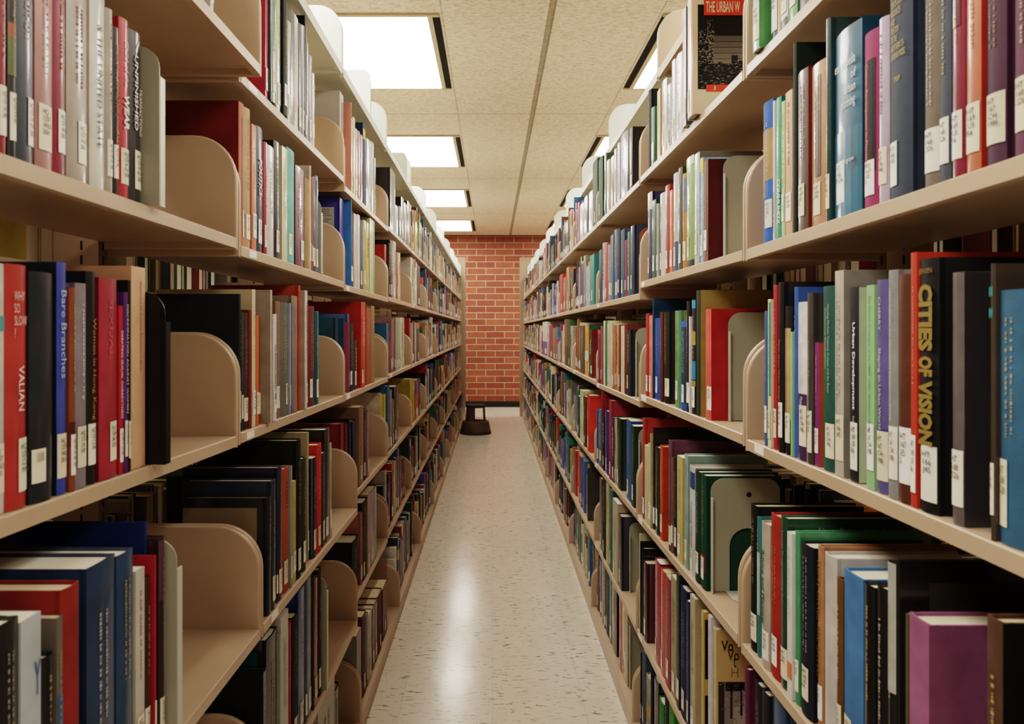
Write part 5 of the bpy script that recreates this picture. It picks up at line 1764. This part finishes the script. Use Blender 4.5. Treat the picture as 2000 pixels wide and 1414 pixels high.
mo = MASS.build('book_mass', [M_GLOSS, M_PAGES], smooth=False)
tag(mo, 'Rows of library books filling the farther bays of both shelf ranges', 'books', None, 'stuff')

# ------------------------------------------------------------------ bookends that the photograph shows
G, K = M_GREYEND, M_BLACKEND
bookend(-1, 'B', 1, 282, 311, 90, G, 'Grey-green metal bookend behind the black UNFINISHED TRANSACTIONS book')
bookend(-1, 'C', 1, 286, 322, 571, K, 'Black metal bookend behind the tan book, third shelf of the left nearest bay')
bookend(-1, 'D', 1, 326, 345, 1053, G, 'Grey-green metal bookend beside an empty stretch of shelf, fourth shelf, left nearest bay')
bookend(-1, 'B', 2, 624, 627, 376, G, 'Grey metal bookend at the end of the second shelf, left second bay', h=.2)
bookend(-1, 'E', 2, 630.5, 638, 1125, G, 'Grey metal bookend with pale edge on the fifth shelf, left second bay')
bookend(1, 'B', 2, 1386, 1412, 304, G, 'Grey-green metal bookend beside the maroon book, second shelf, right second bay', inner=.14)
bookend(1, 'B', 3, 1239, 1249, 444, M_BRICKEND, 'Red-brown metal bookend beside a navy book, second shelf, right third bay')
bookend(1, 'C', 2, 1391, 1422, 610, G, 'Grey-green metal bookend beside the big red book, third shelf, right second bay', inner=.15)
bookend(1, 'C', 3, 1232, 1241, 640, G, 'Grey metal bookend beside a black book, third shelf, right third bay')
bookend(1, 'D', 2, 1380, 1388, 934, G, 'Grey-green bookend with arched cutout beside two dark green books, right second bay', cut=True, inner=.145)
bookend(1, 'D', 3, 1240, 1247, 835, G, 'Grey metal bookend beside a green book, fourth shelf, right third bay')
bookend(1, 'E', 3, 1215, 1229, 1020, G, 'Pale grey bookend beside a navy book, fifth shelf, right third bay')
bookend(1, 'F', 3, 1225, 1229, 1199, G, 'Grey metal bookend after a tan book, bottom shelf, right third bay')

bookend(-1, 'T', 3, 0, 723, 0, M_PALE, 'Pale bookend standing alone on top of the left range, third bay', h=.165, yb=2.683, cut=False)
bookend(-1, 'T', 4, 0, 794, 0, G, 'Grey bookend standing alone on top of the left range, fourth bay', h=.137, yb=3.817)

# ------------------------------------------------------------------ step stool
def lathe(mb, prof, n=40, y=0, x=0, a0=0, a1=360):
    full = abs(a1 - a0) >= 360
    k = n if full else n + 1
    pts = []
    for i in range(k):
        a = math.radians(a0 + (a1 - a0) * i / n)
        for r, z in prof:
            pts.append((x + r * math.cos(a), y + r * math.sin(a), z))
    m = len(prof)
    fs = []
    for i in range(n):
        j = (i + 1) % k
        for q in range(m - 1):
            fs.append((i * m + q, j * m + q, j * m + q + 1, i * m + q + 1))
    mb.mesh(pts, fs, (1, 1, 1, 1))


SY = 8.72
root = empty('step_stool', (-0.206, SY, 0), 'Round dark brown step stool on the floor at the far end of the aisle', 'step stool')
root.scale = (0.93, 0.93, 1.0)
m = MB(); lathe(m, [(0.0, 0.0205), (0.196, 0.0205), (0.2, 0.03), (0.172, 0.148), (0.166, 0.152), (0.135, 0.152), (0.135, 0.12)])
m.build('base_ring', [M_STOOL], root)
m = MB(); lathe(m, [(0.19, 0.001), (0.204, 0.001), (0.205, 0.02), (0.19, 0.0203)]); m.build('rubber_skirt', [M_STOOLRUB], root)
m = MB(); lathe(m, [(0.134, 0.125), (0.128, 0.148), (0.0, 0.148)]); m.build('lower_tread', [M_STOOLRUB], root)
m = MB(); lathe(m, [(0.0, 0.352), (0.118, 0.352), (0.127, 0.346), (0.13, 0.318), (0.124, 0.316), (0.0, 0.33)]); m.build('top_step', [M_STOOLRUB], root)
for a0, a1 in ((95, 262), (-38, 8)):
    m = MB()
    lathe(m, [(0.134, 0.15), (0.121, 0.322), (0.118, 0.322), (0.131, 0.15)], 16, a0=a0, a1=a1)
    m.build('leg', [M_STOOL], root)

# ------------------------------------------------------------------ camera and render look
cam = bpy.data.cameras.new('camera')
cam.sensor_fit = 'HORIZONTAL'
cam.sensor_width = 36.0
cam.lens = 36.0 * F / 2000.0
cam.shift_x = (1000 - CX) / 2000.0
cam.shift_y = -(707 - CY) / 2000.0
cam.clip_start = 0.02
cam.dof.use_dof = True
cam.dof.focus_distance = 2.1
cam.dof.aperture_fstop = 9.0
co = bpy.data.objects.new('camera', cam)
COL.objects.link(co)
co.location = (0, 0, EYE)
co.rotation_euler = (math.pi / 2, 0, 0)
SC.camera = co

w = bpy.data.worlds.new('dim_surroundings')
w.use_nodes = True
w.node_tree.nodes['Background'].inputs['Color'].default_value = (0.05, 0.045, 0.04, 1)
SC.world = w
SC.cycles.use_denoising = True
SC.cycles.adaptive_threshold = 0.015
SC.cycles.max_bounces = 6
SC.cycles.diffuse_bounces = 4
SC.cycles.glossy_bounces = 3
SC.view_settings.view_transform = 'Filmic'
SC.view_settings.look = 'High Contrast'
SC.view_settings.exposure = EXPOSURE
